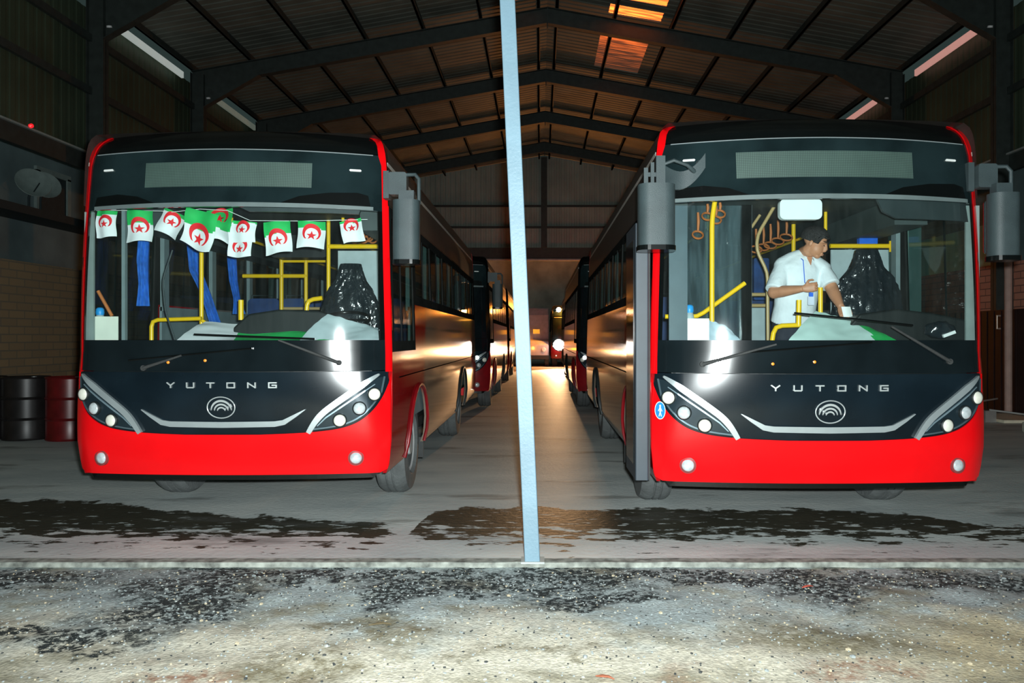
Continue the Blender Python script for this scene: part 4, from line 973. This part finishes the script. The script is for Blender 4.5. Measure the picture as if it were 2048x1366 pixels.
MB().rbox((PL(540,440,2.6).x, 2.6, PL(0,515,2.6).z), (PL(655,440,2.6).x, 2.9, PL(0,470,2.6).z), .05, axis='y').build('monitor_housing', M_dgrey, BL, smooth=40)
# visor behind the glass, both buses
for B, P, a, b in ((BL, PL, 505, 742), (BR, PR, 1700, 1930)):
    p0, p1 = P(a, 442 if B is BL else 455, .62), P(b, 414, .62)
    MB().warp([(p0.x, 2.60), (p0.x+.05, p0.z+.05), (p0.x+.16, p0.z), (p1.x-.02, p0.z), (p1.x, 2.60)], lambda x, z: (x, F(x, z)+.05, z), .03, .1, None, tdir=BY).build('sun_visor', mat('visor_dark', (.028,.042,.045), .5), B)
# right bus rails
rail(PR, BR, [(1430,400),(1424,440),(1424,650)], .62, .021)
rail(PR, BR, [(1330,633),(1395,634),(1490,566)], .70, .019)
rail(PR, BR, [(1408,400),(1414,450),(1414,640)], 1.9, .018, M_tan)
rail(PR, BR, [(1549,412),(1515,470),(1513,500),(1535,545),(1536,700)], 1.35, .016, M_tan)
rail(PR, BR, [(1503,455),(1520,430)], 1.5, .014, M_tan)
rail(PR, BR, [(1587,430),(1587,560)], 2.4, .022)
rail(PR, BR, [(1503,589),(1535,589)], 1.9, .018, M_tan); rail(PR, BR, [(1503,611),(1535,611)], 1.9, .018, M_tan)
rail(PR, BR, [(1660,492),(1784,492)], 1.75, .022); rail(PR, BR, [(1784,482),(1784,504)], 1.74, .028)
rail(PR, BR, [(1641,575),(1641,640)], .86, .020)
rail(PR, BR, [(1543,690),(1549,652),(1600,650)], .62, .020)
rail(PR, BR, [(1598,600),(1597,652)], .62, .021)
MB().box(tuple(PR(1662,640,1.83)), tuple(PR(1776,500,1.85))).build('partition_panel', M_lgrey, BR)
MB().box(tuple(PR(1790,690,1.95)), tuple(PR(1828,452,2.1))).build('door_post', mat('post_grey2', (.22,.29,.30), .5), BR)
MB().box(tuple(PR(1813,690,1.93)), tuple(PR(1816,460,1.945))).build('post_edge', M_white, BR)
MB().box(tuple(PR(1484,700,1.2)), tuple(PR(1500,405,1.26))).build('door_edge_post', M_hump, BR)
MB().box(tuple(PR(1500,700,1.21)), tuple(PR(1502,410,1.24))).build('post_edge', M_lgrey, BR)
MB().box(tuple(PR(1340,700,1.24)), tuple(PR(1484,405,1.25))).build('glass_partition', G_clear, BR)
MB().box(tuple(PR(1503,700,2.5)), tuple(PR(1530,612,2.52))).build('partition_panel', M_lgrey, BR)
MB().box(tuple(PR(1932,690,.32)), tuple(PR(1956,412,.34))).build('pillar_trim', MATS['pillar_trim'], BR)
MB().box(tuple(PR(1338,690,.34)), tuple(PR(1374,412,.36))).build('pillar_trim', mat('pillar_blue', (.05,.09,.11), .4), BR)
# inside rear-view mirror
pm = PR(1597, 422, .42)
RM = MB().rbox((pm.x-.165, .36, pm.z-.075), (pm.x+.165, .42, pm.z+.085), .04, axis='y', n=6).build('interior_mirror', mat('mirror_back_white', (.78,.90,.90), .35, var=.04), BR, smooth=40)
MB().tube([(pm.x, .40, pm.z+.07), (pm.x, .42, pm.z+.2)], .012).build('mirror_stem', M_dgrey, RM)
# straps
def strap(P, B, px, py0, py1, yl, w_=.055, tilt=0):
    a = P(px, py0, yl); b = P(px, py1, yl)
    m = MB().tube([a, (a+b)/2+Vector((.004,0,0)), b], [.011,.014,.010], n=8)
    ring = [b+Vector((math.cos(t)*w_, math.sin(t)*.03+.01, -.032+math.sin(t)*.036)) for t in [2*PI*i/20 for i in range(21)]]
    m.tube(ring, .009, n=6, cap=False)
    return m.build('hanging_strap', M_orange, B, smooth=60)
for i, (px, y0_, y1_) in enumerate(((1527,465,488),(1541,460,484),(1556,452,476),(1573,448,468),(1512,470,492))): strap(PR, BR, px, y0_-12, y1_, 2.2-.06*i, .06)
for px, y0_, y1_ in ((1396,425,462),(1415,408,425),(1440,405,420),(1432,412,432)): strap(PR, BR, px, y0_, y1_, .95, .045)
for i, px in enumerate((700,710,719,728,737,746)): strap(PL, BL, px, 440, 470+3*(i % 2), 1.9, .04)
# ceiling rails carrying the straps
for B in (BL, BR):
    for s in (-.55, .55): MB().tube([(s, 1.6, 2.56), (s, 7.8, 2.56)], .016).tube([(s, 1.6, 2.56), (s, 1.6, 2.73)], .016).build('strap_rail', M_yel, B, smooth=60)

# ------------------------------------------------------------------ loose things in the buses
def wp(X, Y, v): return Vector((v[0]+X, v[1]+Y, v[2]))
def curtain(P, X, Y, path, yl, wd_, lab):
    """gathered cloth hanging along a path of pixels"""
    q = [wp(X, Y, P(a, b, yl)) for a, b in path]
    def f(u, v):
        s_ = v*(len(q)-1); i = min(int(s_), len(q)-2); p = q[i].lerp(q[i+1], s_-i)
        ww = wd_[i]*(1-(s_-i))+wd_[i+1]*(s_-i)
        return (p.x+(u-.5)*ww, p.y+.022*math.sin(u*22+v*3)+.01*math.sin(u*9), p.z)
    o = MB().sheet(f, 30, 20, th=.004).build('curtain', M_blue, smooth=70)
    tag(o, lab, 'curtain', 'blue curtains in the left bus')
curtain(PL, LX, LY, [(288,455),(284,520),(287,570),(286,612)], .9, [.09,.12,.10,.12], 'blue curtain hanging straight down, leftmost in the left bus')
curtain(PL, LX, LY, [(385,470),(390,540),(412,590),(430,645)], 2.0, [.14,.14,.12,.12], 'blue curtain pulled diagonally behind the yellow pole of the left bus')
curtain(PL, LX, LY, [(462,500),(466,560),(474,600),(478,628)], 2.1, [.10,.10,.08,.14], 'blue curtain hanging right of the diagonal one in the left bus')
o = MB().box(tuple(wp(RX, RY, PR(1719,491,1.80))), tuple(wp(RX, RY, PR(1750,458,1.86)))); tag(o.build('blue_box', mat('bright_blue', (.02,.15,.75), .4, var=.2, scale=8)), 'bright blue box standing on the rail behind the black covered seat', 'box')
o = MB().rbox(tuple(wp(RX, RY, PR(1508,600,3.2))), tuple(wp(RX, RY, PR(1533,518,3.3))), .02); tag(o.build('blue_cloth_bundle', mat('dark_blue_cloth', (.01,.06,.22), .7, var=.4)), 'dark blue cloth bundle beyond the tan curved rail', 'cloth')

# paper flags
def flag(px, py0, py1, wpx, lab, tilt=0, yl=.40, crush=0, gfrac=.42, em=.5, seed=0):
    s_ = (LY+yl)/FPX; Wd = wpx*s_; Hh = (py1-py0)*s_
    c = wp(LX, LY, PL(px, py0, yl)); M_ = Matrix.Rotation(math.radians(tilt), 4, 'Y')
    def base(u, v, off=0):
        x = (u-.5)*Wd*(1-.08*crush*math.sin(v*3+seed)); z = -v*Hh*(1+.10*math.sin(u*4+seed)*(.5+crush))
        y = .014*math.sin(u*7+seed)+.012*math.sin(v*6+seed*2)*(1+crush*2)-off
        p = M_ @ Vector((x, y, z)); return (p.x, p.y, p.z)
    fl_ = MB().sheet(lambda u, v: base(u, v), 16, 20, mi=lambda u, v: 0 if v < gfrac+.03*math.sin(u*5+seed) else 1, th=.002)
    def emb(poly):
        fl_.warp(poly, lambda u, v: base(.5+u/Wd, v/Hh, .004), .002, .012, .012, mi=2, tdir=(0,1,0))
    R_ = min(Wd*.34, Hh*.33); cz = Hh*em
    # crescent opening downwards, star inside
    oc = [(R_*math.cos(t), cz+R_*math.sin(t)) for t in [math.radians(-225+i*270/28) for i in range(29)]]
    ic = [(R_*.80*math.cos(t), cz+R_*.16+R_*.80*math.sin(t)) for t in [math.radians(45-i*270/28) for i in range(29)]]
    oc = [(R_*math.cos(t), cz-R_*math.sin(t)) for t in [math.radians(-48+i*276/28) for i in range(29)]]
    ic = [(R_*.72*math.cos(t), cz+R_*.22-R_*.72*math.sin(t)) for t in [math.radians(-52+i*284/28) for i in range(28, -1, -1)]]
    emb(oc+ic)
    sr = R_*.56; emb([(((sr if i % 2 == 0 else sr*.40)*math.cos(PI/2+i*PI/5)), cz+R_*.38-((sr if i % 2 == 0 else sr*.40)*math.sin(PI/2+i*PI/5))) for i in range(10)])
    o = fl_.build('paper_flag', [M_green, M_fwhite, M_fred], loc=c, smooth=60, fix=False)
    tag(o, lab, 'flag', 'paper flags strung across the left windshield')
flag(212, 421, 474, 40, 'small flag with crescent, leftmost of the bunting', 2, em=.42, gfrac=.16, seed=1)
flag(280, 421, 484, 52, 'second flag from the left, hanging square with a green top', 2, em=.50, seed=2)
flag(351, 424, 474, 48, 'third flag from the left, tilted and mostly white', 24, em=.34, gfrac=.12, seed=3, yl=.42)
flag(437, 418, 485, 50, 'crumpled pale green flag tucked behind the large tilted one', -6, yl=.46, crush=1, em=.2, gfrac=.62, seed=4)
flag(408, 423, 496, 64, 'large flag tilted to the right left of the crumpled one', 14, em=.62, gfrac=.48, crush=.4, seed=5)
flag(480, 462, 513, 46, 'lower of the two overlapping white flags in the middle', 1, em=.56, gfrac=.04, seed=6, yl=.43)
flag(487, 442, 484, 50, 'upper of the two overlapping white flags in the middle', 5, em=.30, gfrac=.10, seed=7)
flag(553, 443, 507, 54, 'third flag from the right, crescent in its middle', -4, em=.52, gfrac=.40, seed=8)
flag(624, 443, 497, 56, 'second flag from the right, hanging beside the yellow pole', 3, em=.42, gfrac=.26, seed=9)
flag(700, 440, 485, 44, 'rightmost flag, tilted left and cut short', -12, em=.25, gfrac=.12, seed=10)
q = [wp(LX, LY, PL(a, b, .41)) for a, b in ((190,420),(250,421),(322,422),(345,424),(400,418),(455,421),(500,441),(600,442),(735,439))]
tag(MB().tube(q, .0025, n=5).build('bunting_string', M_white), 'thin white string carrying the flags across the left windshield', 'string')
# flags and papers lying on the dashboards
def drape(P, X, Y, quad, y0_, y1_, mats, mi, name, lab, cat, thk=.004, amp=.012):
    """cloth between a low front edge and a raised back edge; quad: front-left, front-right, back-right, back-left pixels"""
    a, b = [wp(X, Y, P(p[0], p[1], y0_)) for p in quad[:2]]; c, d = [wp(X, Y, P(p[0], p[1], y1_)) for p in quad[2:4]]
    def f(u, v):
        p = (a.lerp(b, u)).lerp(d.lerp(c, u), v); e_ = v*(1-v)*4
        return (p.x, p.y, p.z+amp*e_*math.sin(u*8+1)+.5*amp*noise.noise((u*6, v*5, len(lab))))
    o = MB().sheet(f, 30, 14, mi=mi, th=thk, tv=(0,0,-1)).build(name, mats, smooth=70)
    return tag(o, lab, cat)
drape(PL, LX, LY, [(350,684),(665,684),(610,658),(410,643)], .32, .62, [M_fwhite, M_green, M_fred], lambda u, v: 2 if (.36 < u < .52 and v > .78) else (0 if u < .36 else 1), 'cloth_flag', 'cloth flag spread along the dashboard of the left bus, white half to the left', 'flag', amp=.02)
drape(PL, LX, LY, [(598,682),(758,682),(756,656),(655,628)], .34, .48, [M_lgrey], 0, 'flare_hump', 'pale cover humped over the left bus dashboard below the seat', 'cover', amp=.02)  # pale shape standing in for the flash flare on the windshield
drape(PR, RX, RY, [(1575,684),(1800,684),(1705,640),(1632,622)], .30, .62, [mat('pale_flag_cloth', (.62,.86,.80), .7, var=.08), M_green], lambda u, v: 1 if u > .80+.08*v else 0, 'cloth_flag', 'cloth flag on the right bus dashboard, white with a green edge', 'flag', amp=.015)
o = MB().box(tuple(wp(LX, LY, PL(180,684,.36))), tuple(wp(LX, LY, PL(237,633,.366)))); tag(o.build('placard_or_glare', mat('placard', (.80,.86,.74), .6, var=.06)), 'white placard standing in the lower left corner of the left windshield', 'placard')
o = MB().box(tuple(wp(RX, RY, PR(1348,684,.40))), tuple(wp(RX, RY, PR(1418,637,.406)))); tag(o.build('placard_or_glare', mat('glare_white', (.95,.97,.95), .6, var=.03)), 'bright white card painting the flash glare low left in the right windshield', 'placard')  # white card standing in for the flash glare on the glass
drape(PR, RX, RY, [(1400,690),(1488,690),(1450,650),(1405,637)], .42, .55, [mat('flare_blue', (.50,.66,.75), .4)], 0, 'flare_sheet', 'pale blue plastic sheet beside the bright placard in the right bus', 'sheet', amp=.02)  # bluish flare dome on the glass, modelled as a sheet
for P, X, Y, px, py, lab in ((PL, LX, LY, 200, 623, 'small blue topped bottle behind the placard in the left bus'), (PR, RX, RY, 1379, 618, 'small blue topped bottle behind the bright card in the right bus')):
    yl = .44; c = wp(X, Y, P(px, py, yl)); t = thing('water_bottle', lab, 'bottle', (c.x, c.y, 1.502)); h_ = c.z-1.502
    MB().lathe([(.035,0),(.04,.02),(.04,h_-.08),(.03,h_-.035),(.018,h_-.02),(.018,h_-.01)], (0,0,0), n=16).build('bottle_body', M_lgrey, t, smooth=40)
    MB().lathe([(.030,-.02),(.034,0),(.031,.03),(.02,.042),(0,.045)], (0,0,h_-.01), n=16).build('cap', mat('cap_blue', (.02,.35,.85), .4), t, smooth=40)
# crumpled clear plastic and small items on the right dashboard
for (px, py, w_, h_, lab, m_) in ((1880,660,60,34,'crumpled clear plastic wrap at the right end of the right dashboard', M_bag),):
    c = wp(RX, RY, PR(px, py, .42)); s_ = (RY+.42)/FPX
    m = MB().ball((0,0,0), (w_/2*s_, .06, h_/2*s_), n=28, m=18)
    m.v = [tuple(Vector(v)*(1+.25*noise.noise(Vector(v)*22))) for v in m.v]
    tag(m.build('plastic_wrap', m_, loc=c, smooth=70), lab, 'plastic wrap')
c = wp(RX, RY, PR(1898, 668, .36)); tag(MB().box((-.05,-.01,-.012), (.05,.01,.012), M=Matrix.Rotation(-.35, 4, 'Y')).build('white_tube', M_white, loc=c), 'short white tube tilted on the right dashboard', 'tube')

# ================================================================== THE MAN
YM = 6.85
def A(px, py, y=YM): return at(px, py, y)
man = thing('person', 'man in a white short-sleeved shirt leaning over the dashboard of the right bus', 'person', (A(1585,600).x, YM, .76))
O = man.location
def rel(v): return Vector(v)-Vector(O)
def vox(o, size, sm_it=4):
    r = o.modifiers.new('r', 'REMESH'); r.mode = 'VOXEL'; r.voxel_size = size; r.use_smooth_shade = True
    s_ = o.modifiers.new('s', 'SMOOTH'); s_.factor = .5; s_.iterations = sm_it
    return o
hc = rel(A(1630, 486, 6.66)); HS = 1.13
f_ = Vector((.80, -.50, -.42)).normalized(); up_ = (Vector((.22, -.15, 1))-f_*Vector((.22,-.15,1)).dot(f_)).normalized(); rt_ = up_.cross(f_).normalized()*1
HR = Matrix((rt_, f_, up_)).transposed()      # local x=side, y=forward, z=up
def H(x, y, z): return hc+HR @ Vector((x*HS, y*HS, z*HS))
neck = rel(A(1604, 512, 6.78)); chest = rel(A(1597, 560, 6.80)); belly = rel(A(1590, 610, 6.84)); pelv = rel(A(1585, 650, 6.88))
shR = rel(A(1566, 532, 6.80)); shL = rel(A(1645, 540, 6.78))
elR = rel(A(1548, 585, 6.70)); wrR = rel(A(1607, 577, 6.52)); haR = rel(A(1628, 574, 6.49))
elL = rel(A(1665, 580, 6.68)); wrL = rel(A(1682, 614, 6.52)); haL = rel(A(1689, 630, 6.47))
b = MB()
b.loft([pelv-Vector((0,0,.10)), pelv, belly, chest, (chest+neck)/2, neck], [(.14,.11),(.165,.12),(.155,.115),(.175,.115),(.16,.10),(.07,.065)], (1,.1,0), n=20)
b.loft([neck-Vector((0,0,.03)), neck+Vector((.02,-.01,.03)), H(0,-.02,-.07), H(0,0,-.02)], [(.07,.065),(.058,.06),(.056,.058),(.055,.06)], (1,0,0), n=16)
b.ball(H(0,-.012,.035), (.077,.098,.085), R=HR, n=24, m=16)          # cranium
b.ball(H(0,.022,-.035), (.062,.070,.075), R=HR, n=20, m=14)          # face
b.ball(H(0,.054,-.086), (.034,.028,.022), R=HR); b.ball(H(0,.015,-.070), (.052,.050,.030), R=HR)                       # chin
b.ball(H(0,.064,.026), (.056,.022,.016), R=HR)                        # brow
b.loft([H(0,.072,.030), H(0,.084,.006), H(0,.094,-.018), H(0,.092,-.032), H(0,.078,-.038)], [(.010,.010),(.012,.014),(.015,.016),(.016,.012),(.012,.008)], HR @ Vector((1,0,0)), n=10)
b.ball(H(0,.088,-.058), (.024,.009,.006), R=HR); b.ball(H(0,.086,-.068), (.020,.009,.006), R=HR)
for s in (-1, 1):
    b.ball(H(s*.078,-.008,-.012), (.010,.018,.030), R=HR)
for sh, el, wr, ha in ((shR, elR, wrR, haR), (shL, elL, wrL, haL)):
    b.ball(sh, .060)
    b.loft([sh, sh.lerp(el, .5), el], [.060,.056,.053], (0,1,0), n=14); b.ball(el, .054)
    b.loft([el, el.lerp(wr, .3), el.lerp(wr, .75), wr], [(.053,.053),(.055,.050),(.040,.036),(.033,.027)], (0,1,.2), n=14)
    d = (ha-wr).normalized(); sd = Vector((0,0,1)) if sh is shR else Vector((1,-.3,.2)); sd = (sd-d*sd.dot(d)).normalized(); pn = d.cross(sd)*(-1 if sh is shR else 1)
    # palm
    b.loft([wr-d*.01, wr+d*.03, wr+d*.085], [(.026,.020),(.040,.017),(.042,.015)], sd, n=14)
    for k_, (o_, L_) in enumerate(((.031,.070),(.011,.078),(-.010,.073),(-.030,.058))):
        a0 = wr+d*.080+sd*o_; curl = pn*(-1)
        a1 = a0+(d*.85+curl*.55).normalized()*L_*.45; a2 = a1+(d*.15+curl*.98).normalized()*L_*.33; a3 = a2+(d*-.6+curl*.75).normalized()*L_*.24
        b.tube([a0-d*.02, a0, a1, a2, a3], [.0095,.0095,.0088,.008,.0065], n=8)
    t0 = wr+d*.025+sd*.030; t1 = t0+(sd*.75+d*.6-pn*.3).normalized()*.040; t2 = t1+(d*.9-pn*.5+sd*.05).normalized()*.032; t3 = t2+(d*.7-pn*.6-sd*.35).normalized()*.022
    b.tube([t0-sd*.01, t0, t1, t2, t3], [.012,.012,.0105,.0095,.007], n=8)
hz = .0
for s in (-1, 1):
    hip = pelv+Vector((s*.085, 0, -.05)); kn_ = Vector((hip.x+s*.02, hip.y-.04, .47)); an = Vector((kn_.x+s*.01, hip.y+.02, .09))
    b.loft([hip, hip.lerp(kn_, .4), kn_, kn_.lerp(an, .35), an], [(.085,.09),(.078,.082),(.055,.058),(.052,.056),(.036,.040)], (1,0,0), n=14)
    b.loft([an, an+Vector((0,-.06,-.045)), an+Vector((s*.01,-.17,-.06))], [(.036,.05),(.040,.035),(.038,.024)], (1,0,0), n=12)
body = vox(b.build('body', M_skin, man), .0055, 3)
# hair
h_ = MB(); n1, n2 = 32, 20
def hairf(u, v):
    th_ = v*PI*.62; ph = 2*PI*u; x = math.sin(th_)*math.cos(ph); y = math.sin(th_)*math.sin(ph); z = math.cos(th_)
    lim = .93
    k_ = 1.07+.02*noise.noise((x*5, y*5, z*5))
    # the hairline sits higher over the face
    p = Vector((x*.079*k_, -.014+y*.100*k_, .035+z*.088*k_))
    if p.y > .045 and p.z < .065: p.z = .065-.0*p.y; p.y = min(p.y, .080)
    return H(*p)
h_.sheet(hairf, n1, n2)
ho = h_.build('hair', M_hair, man, smooth=80); sd_ = ho.modifiers.new('s', 'SOLIDIFY'); sd_.thickness = .012
for s in (-1, 1):
    MB().loft([H(s*.014,.081,.028), H(s*.030,.080,.034), H(s*.048,.067,.030)], [.003,.0045,.003], (0,0,1), n=8).build('eyebrow', M_hair, man, smooth=70)
    MB().ball(H(s*.032,.0790,.004), (.013,.0075,.0045), R=HR).build('eye', mat('eye_dark', (.05,.03,.02), .3), man, smooth=70)
MB().loft([H(-.020,.088,-.063), H(0,.0950,-.062), H(.020,.088,-.063)], [.002,.003,.002], (0,0,1), n=8).build('mouth', mat('lip', (.32,.10,.08), .5), man, smooth=70)
# shirt
s_ = MB()
s_.loft([pelv+Vector((0,0,.02)), belly-Vector((0,0,.02)), belly.lerp(chest, .5), chest, chest.lerp(neck, .55), neck-Vector((0,0,.005))], [(.195,.15),(.185,.145),(.19,.14),(.200,.14),(.195,.125),(.100,.090)], (1,.1,0), n=28)
for sh in (shR, shL): s_.loft([neck-Vector((0,0,.01)), neck.lerp(sh, .5)+Vector((0,0,.0)), sh], [(.080,.075),(.078,.080),(.080,.080)], (0,1,0), n=18)
for sh, el, q_ in ((shR, elR, .93), (shL, elL, .80)):
    s_.ball(sh, (.080,.080,.078))
    s_.loft([chest.lerp(sh, .45)+Vector((0,0,.03)), sh, sh.lerp(el, .45), sh.lerp(el, q_)], [(.095,.10),(.082,.080),(.084,.080),(.088,.084)], (0,1,0), n=18)
so_ = vox(s_.build('shirt', M_shirt, man), .009, 3)
# collar, placket, pocket, badge
fc = Vector((.25, -1, 0)).normalized()
for s in (-1, 1):
    p0 = neck+Vector((s*.055, -.02, .035)); p1 = neck+Vector((s*.075+.01, -.05, -.01)); p2 = neck+Vector((.035+s*.035, -.105, -.055)); p3 = neck+Vector((.03+s*.012, -.085, -.010))
    MB().sheet(lambda u, v: p0.lerp(p3, u).lerp(p1.lerp(p2, u), v), 6, 4, th=.006).build('collar', M_shirt, man, smooth=60)
nk = neck+Vector((.035, -.080, -.04))
MB().add([nk+Vector((-.030,-.004,.03)), nk+Vector((.028,-.004,.03)), nk+Vector((.004,-.036,-.05)), nk+Vector((-.030,.02,.03)), nk+Vector((.028,.02,.03)), nk+Vector((.004,.0,-.05))], [(0,1,2),(5,4,3),(0,3,4,1),(1,4,5,2),(2,5,3,0)]).build('open_neck', M_skin, man)
bd = rel(A(1621, 590, 6.50)); 
BD = MB().rbox(tuple(bd+Vector((-.022,.0,-.085))), tuple(bd+Vector((.03,.005,-.01))), .006, axis='y').build('name_badge', mat('badge_card', (.65,.72,.85), .35), man)
MB().box(tuple(bd+Vector((-.012,-.003,-.014))), tuple(bd+Vector((.022,.006,.02)))).build('badge_clip', mat('clip_blue', (.03,.15,.75), .4), BD)
lp = [neck+Vector((-.06,-.01,.02)), neck+Vector((-.03,-.12,-.05)), chest+Vector((.0,-.16,-.03)), bd+Vector((0,0,.02))]
MB().tube(lp, .004, n=6).build('lanyard', MATS['clip_blue'], BD)
# trousers and belt, shoes
t_ = MB()
t_.loft([pelv-Vector((0,0,.12)), pelv-Vector((0,0,.04)), pelv+Vector((0,0,.07))], [(.17,.13),(.185,.14),(.178,.135)], (1,.1,0), n=24)
for s in (-1, 1):
    hip = pelv+Vector((s*.085, 0, -.05)); kn_ = Vector((hip.x+s*.02, hip.y-.04, .47)); an = Vector((kn_.x+s*.01, hip.y+.02, .05))
    t_.loft([hip, hip.lerp(kn_, .4), kn_, kn_.lerp(an, .5), an], [(.105,.11),(.095,.10),(.078,.082),(.07,.075),(.066,.075)], (1,0,0), n=16)
vox(t_.build('trousers', M_trou, man), .010, 3)
for s in (-1, 1):
    hip = pelv+Vector((s*.085, 0, -.05)); ax_ = hip.x+s*.03; 
    MB().loft([(ax_, hip.y+.08, .035), (ax_, hip.y+.02, .05), (ax_, hip.y-.07, .04), (ax_+s*.005, hip.y-.19, .028)], [(.03,.032),(.042,.048),(.046,.038),(.034,.024)], (1,0,0), n=14).build('shoe', M_hump, man, smooth=60)
# paper in his left hand
pc_ = A(1690, 622, 6.46)
tag(MB().sheet(lambda u, v: (pc_.x-.035+.075*u+.02*v, pc_.y-.01-.01*math.sin(3*u), pc_.z+.035-.085*v), 4, 4, th=.002).build('paper_slip', M_white, smooth=60), 'white slip of paper held in the lowered hand of the man', 'paper')

# ------------------------------------------------------------------ grey van at the far end
v = thing('parked_van', 'pale grey van parked at the far end of the aisle', 'van', (-.52, 41.0, 0))
vb = MB(); prof = [(0,.45),(0,1.15),(.25,1.35),(.75,1.45),(1.15,2.75),(1.5,3.15),(5,3.2),(5,.45)]
vb.add([(-1.0, a, c) for a, c in prof]+[(1.0, a, c) for a, c in prof], [tuple(range(8)), tuple(range(15, 7, -1))]+[(i, (i+1) % 8, 8+(i+1) % 8, 8+i) for i in range(8)])
o = vb.build('body', mat('van_grey', (.42,.42,.50), .4), v); bv = o.modifiers.new('b', 'BEVEL'); bv.width = .06; bv.segments = 3
MB().add([(-.85,.78,1.5),(.85,.78,1.5),(.75,1.17,2.7),(-.75,1.17,2.7),(-.85,.80,1.5),(.85,.80,1.5),(.75,1.19,2.7),(-.75,1.19,2.7)], [(0,1,2,3),(7,6,5,4),(0,4,5,1),(1,5,6,2),(2,6,7,3),(3,7,4,0)]).build('windshield', M_blk, v)
mat('plate_lit', (.9,.45,.05), .5, emit=(1,.42,.03), es=.7)
MB().box((.15,.70,1.75), (.5,.73,1.98)).build('lit_plate', MATS['plate_lit'], v)
for s in (-1, 1):
    MB().lathe([(.12,0),(.1,.04),(0,.05)], (s*.72,.0,.9), (0,-1,0), n=16).build('headlight', M_lens, v)
    for yy in (.9, 4): MB().lathe([(.2,0),(.34,0),(.34,.2),(.2,.2)], (s*.98-.1*(s+1), yy, .34), (1,0,0), n=20).build('wheel', M_tyre, v)
MB().box((-1.0,-.06,.4), (1.0,.02,.6)).build('bumper', M_dgrey, v)
MB().lathe([(.07,0),(.06,.03),(0,.04)], (.15,-.06,.98), (0,-1,0), n=12).build('amber_lamp', M_lamp_amb, v)
# small red lamp on the left wall rail
c = at(48, 257, 14.2); tag(MB().lathe([(.04,0),(.04,.04),(0,.06)], (XL+.1, c.y, 5.40), (1,-.6,0), n=12).build('warning_lamp', M_lamp_r), 'tiny red lamp on the beam of the left wall', 'lamp')
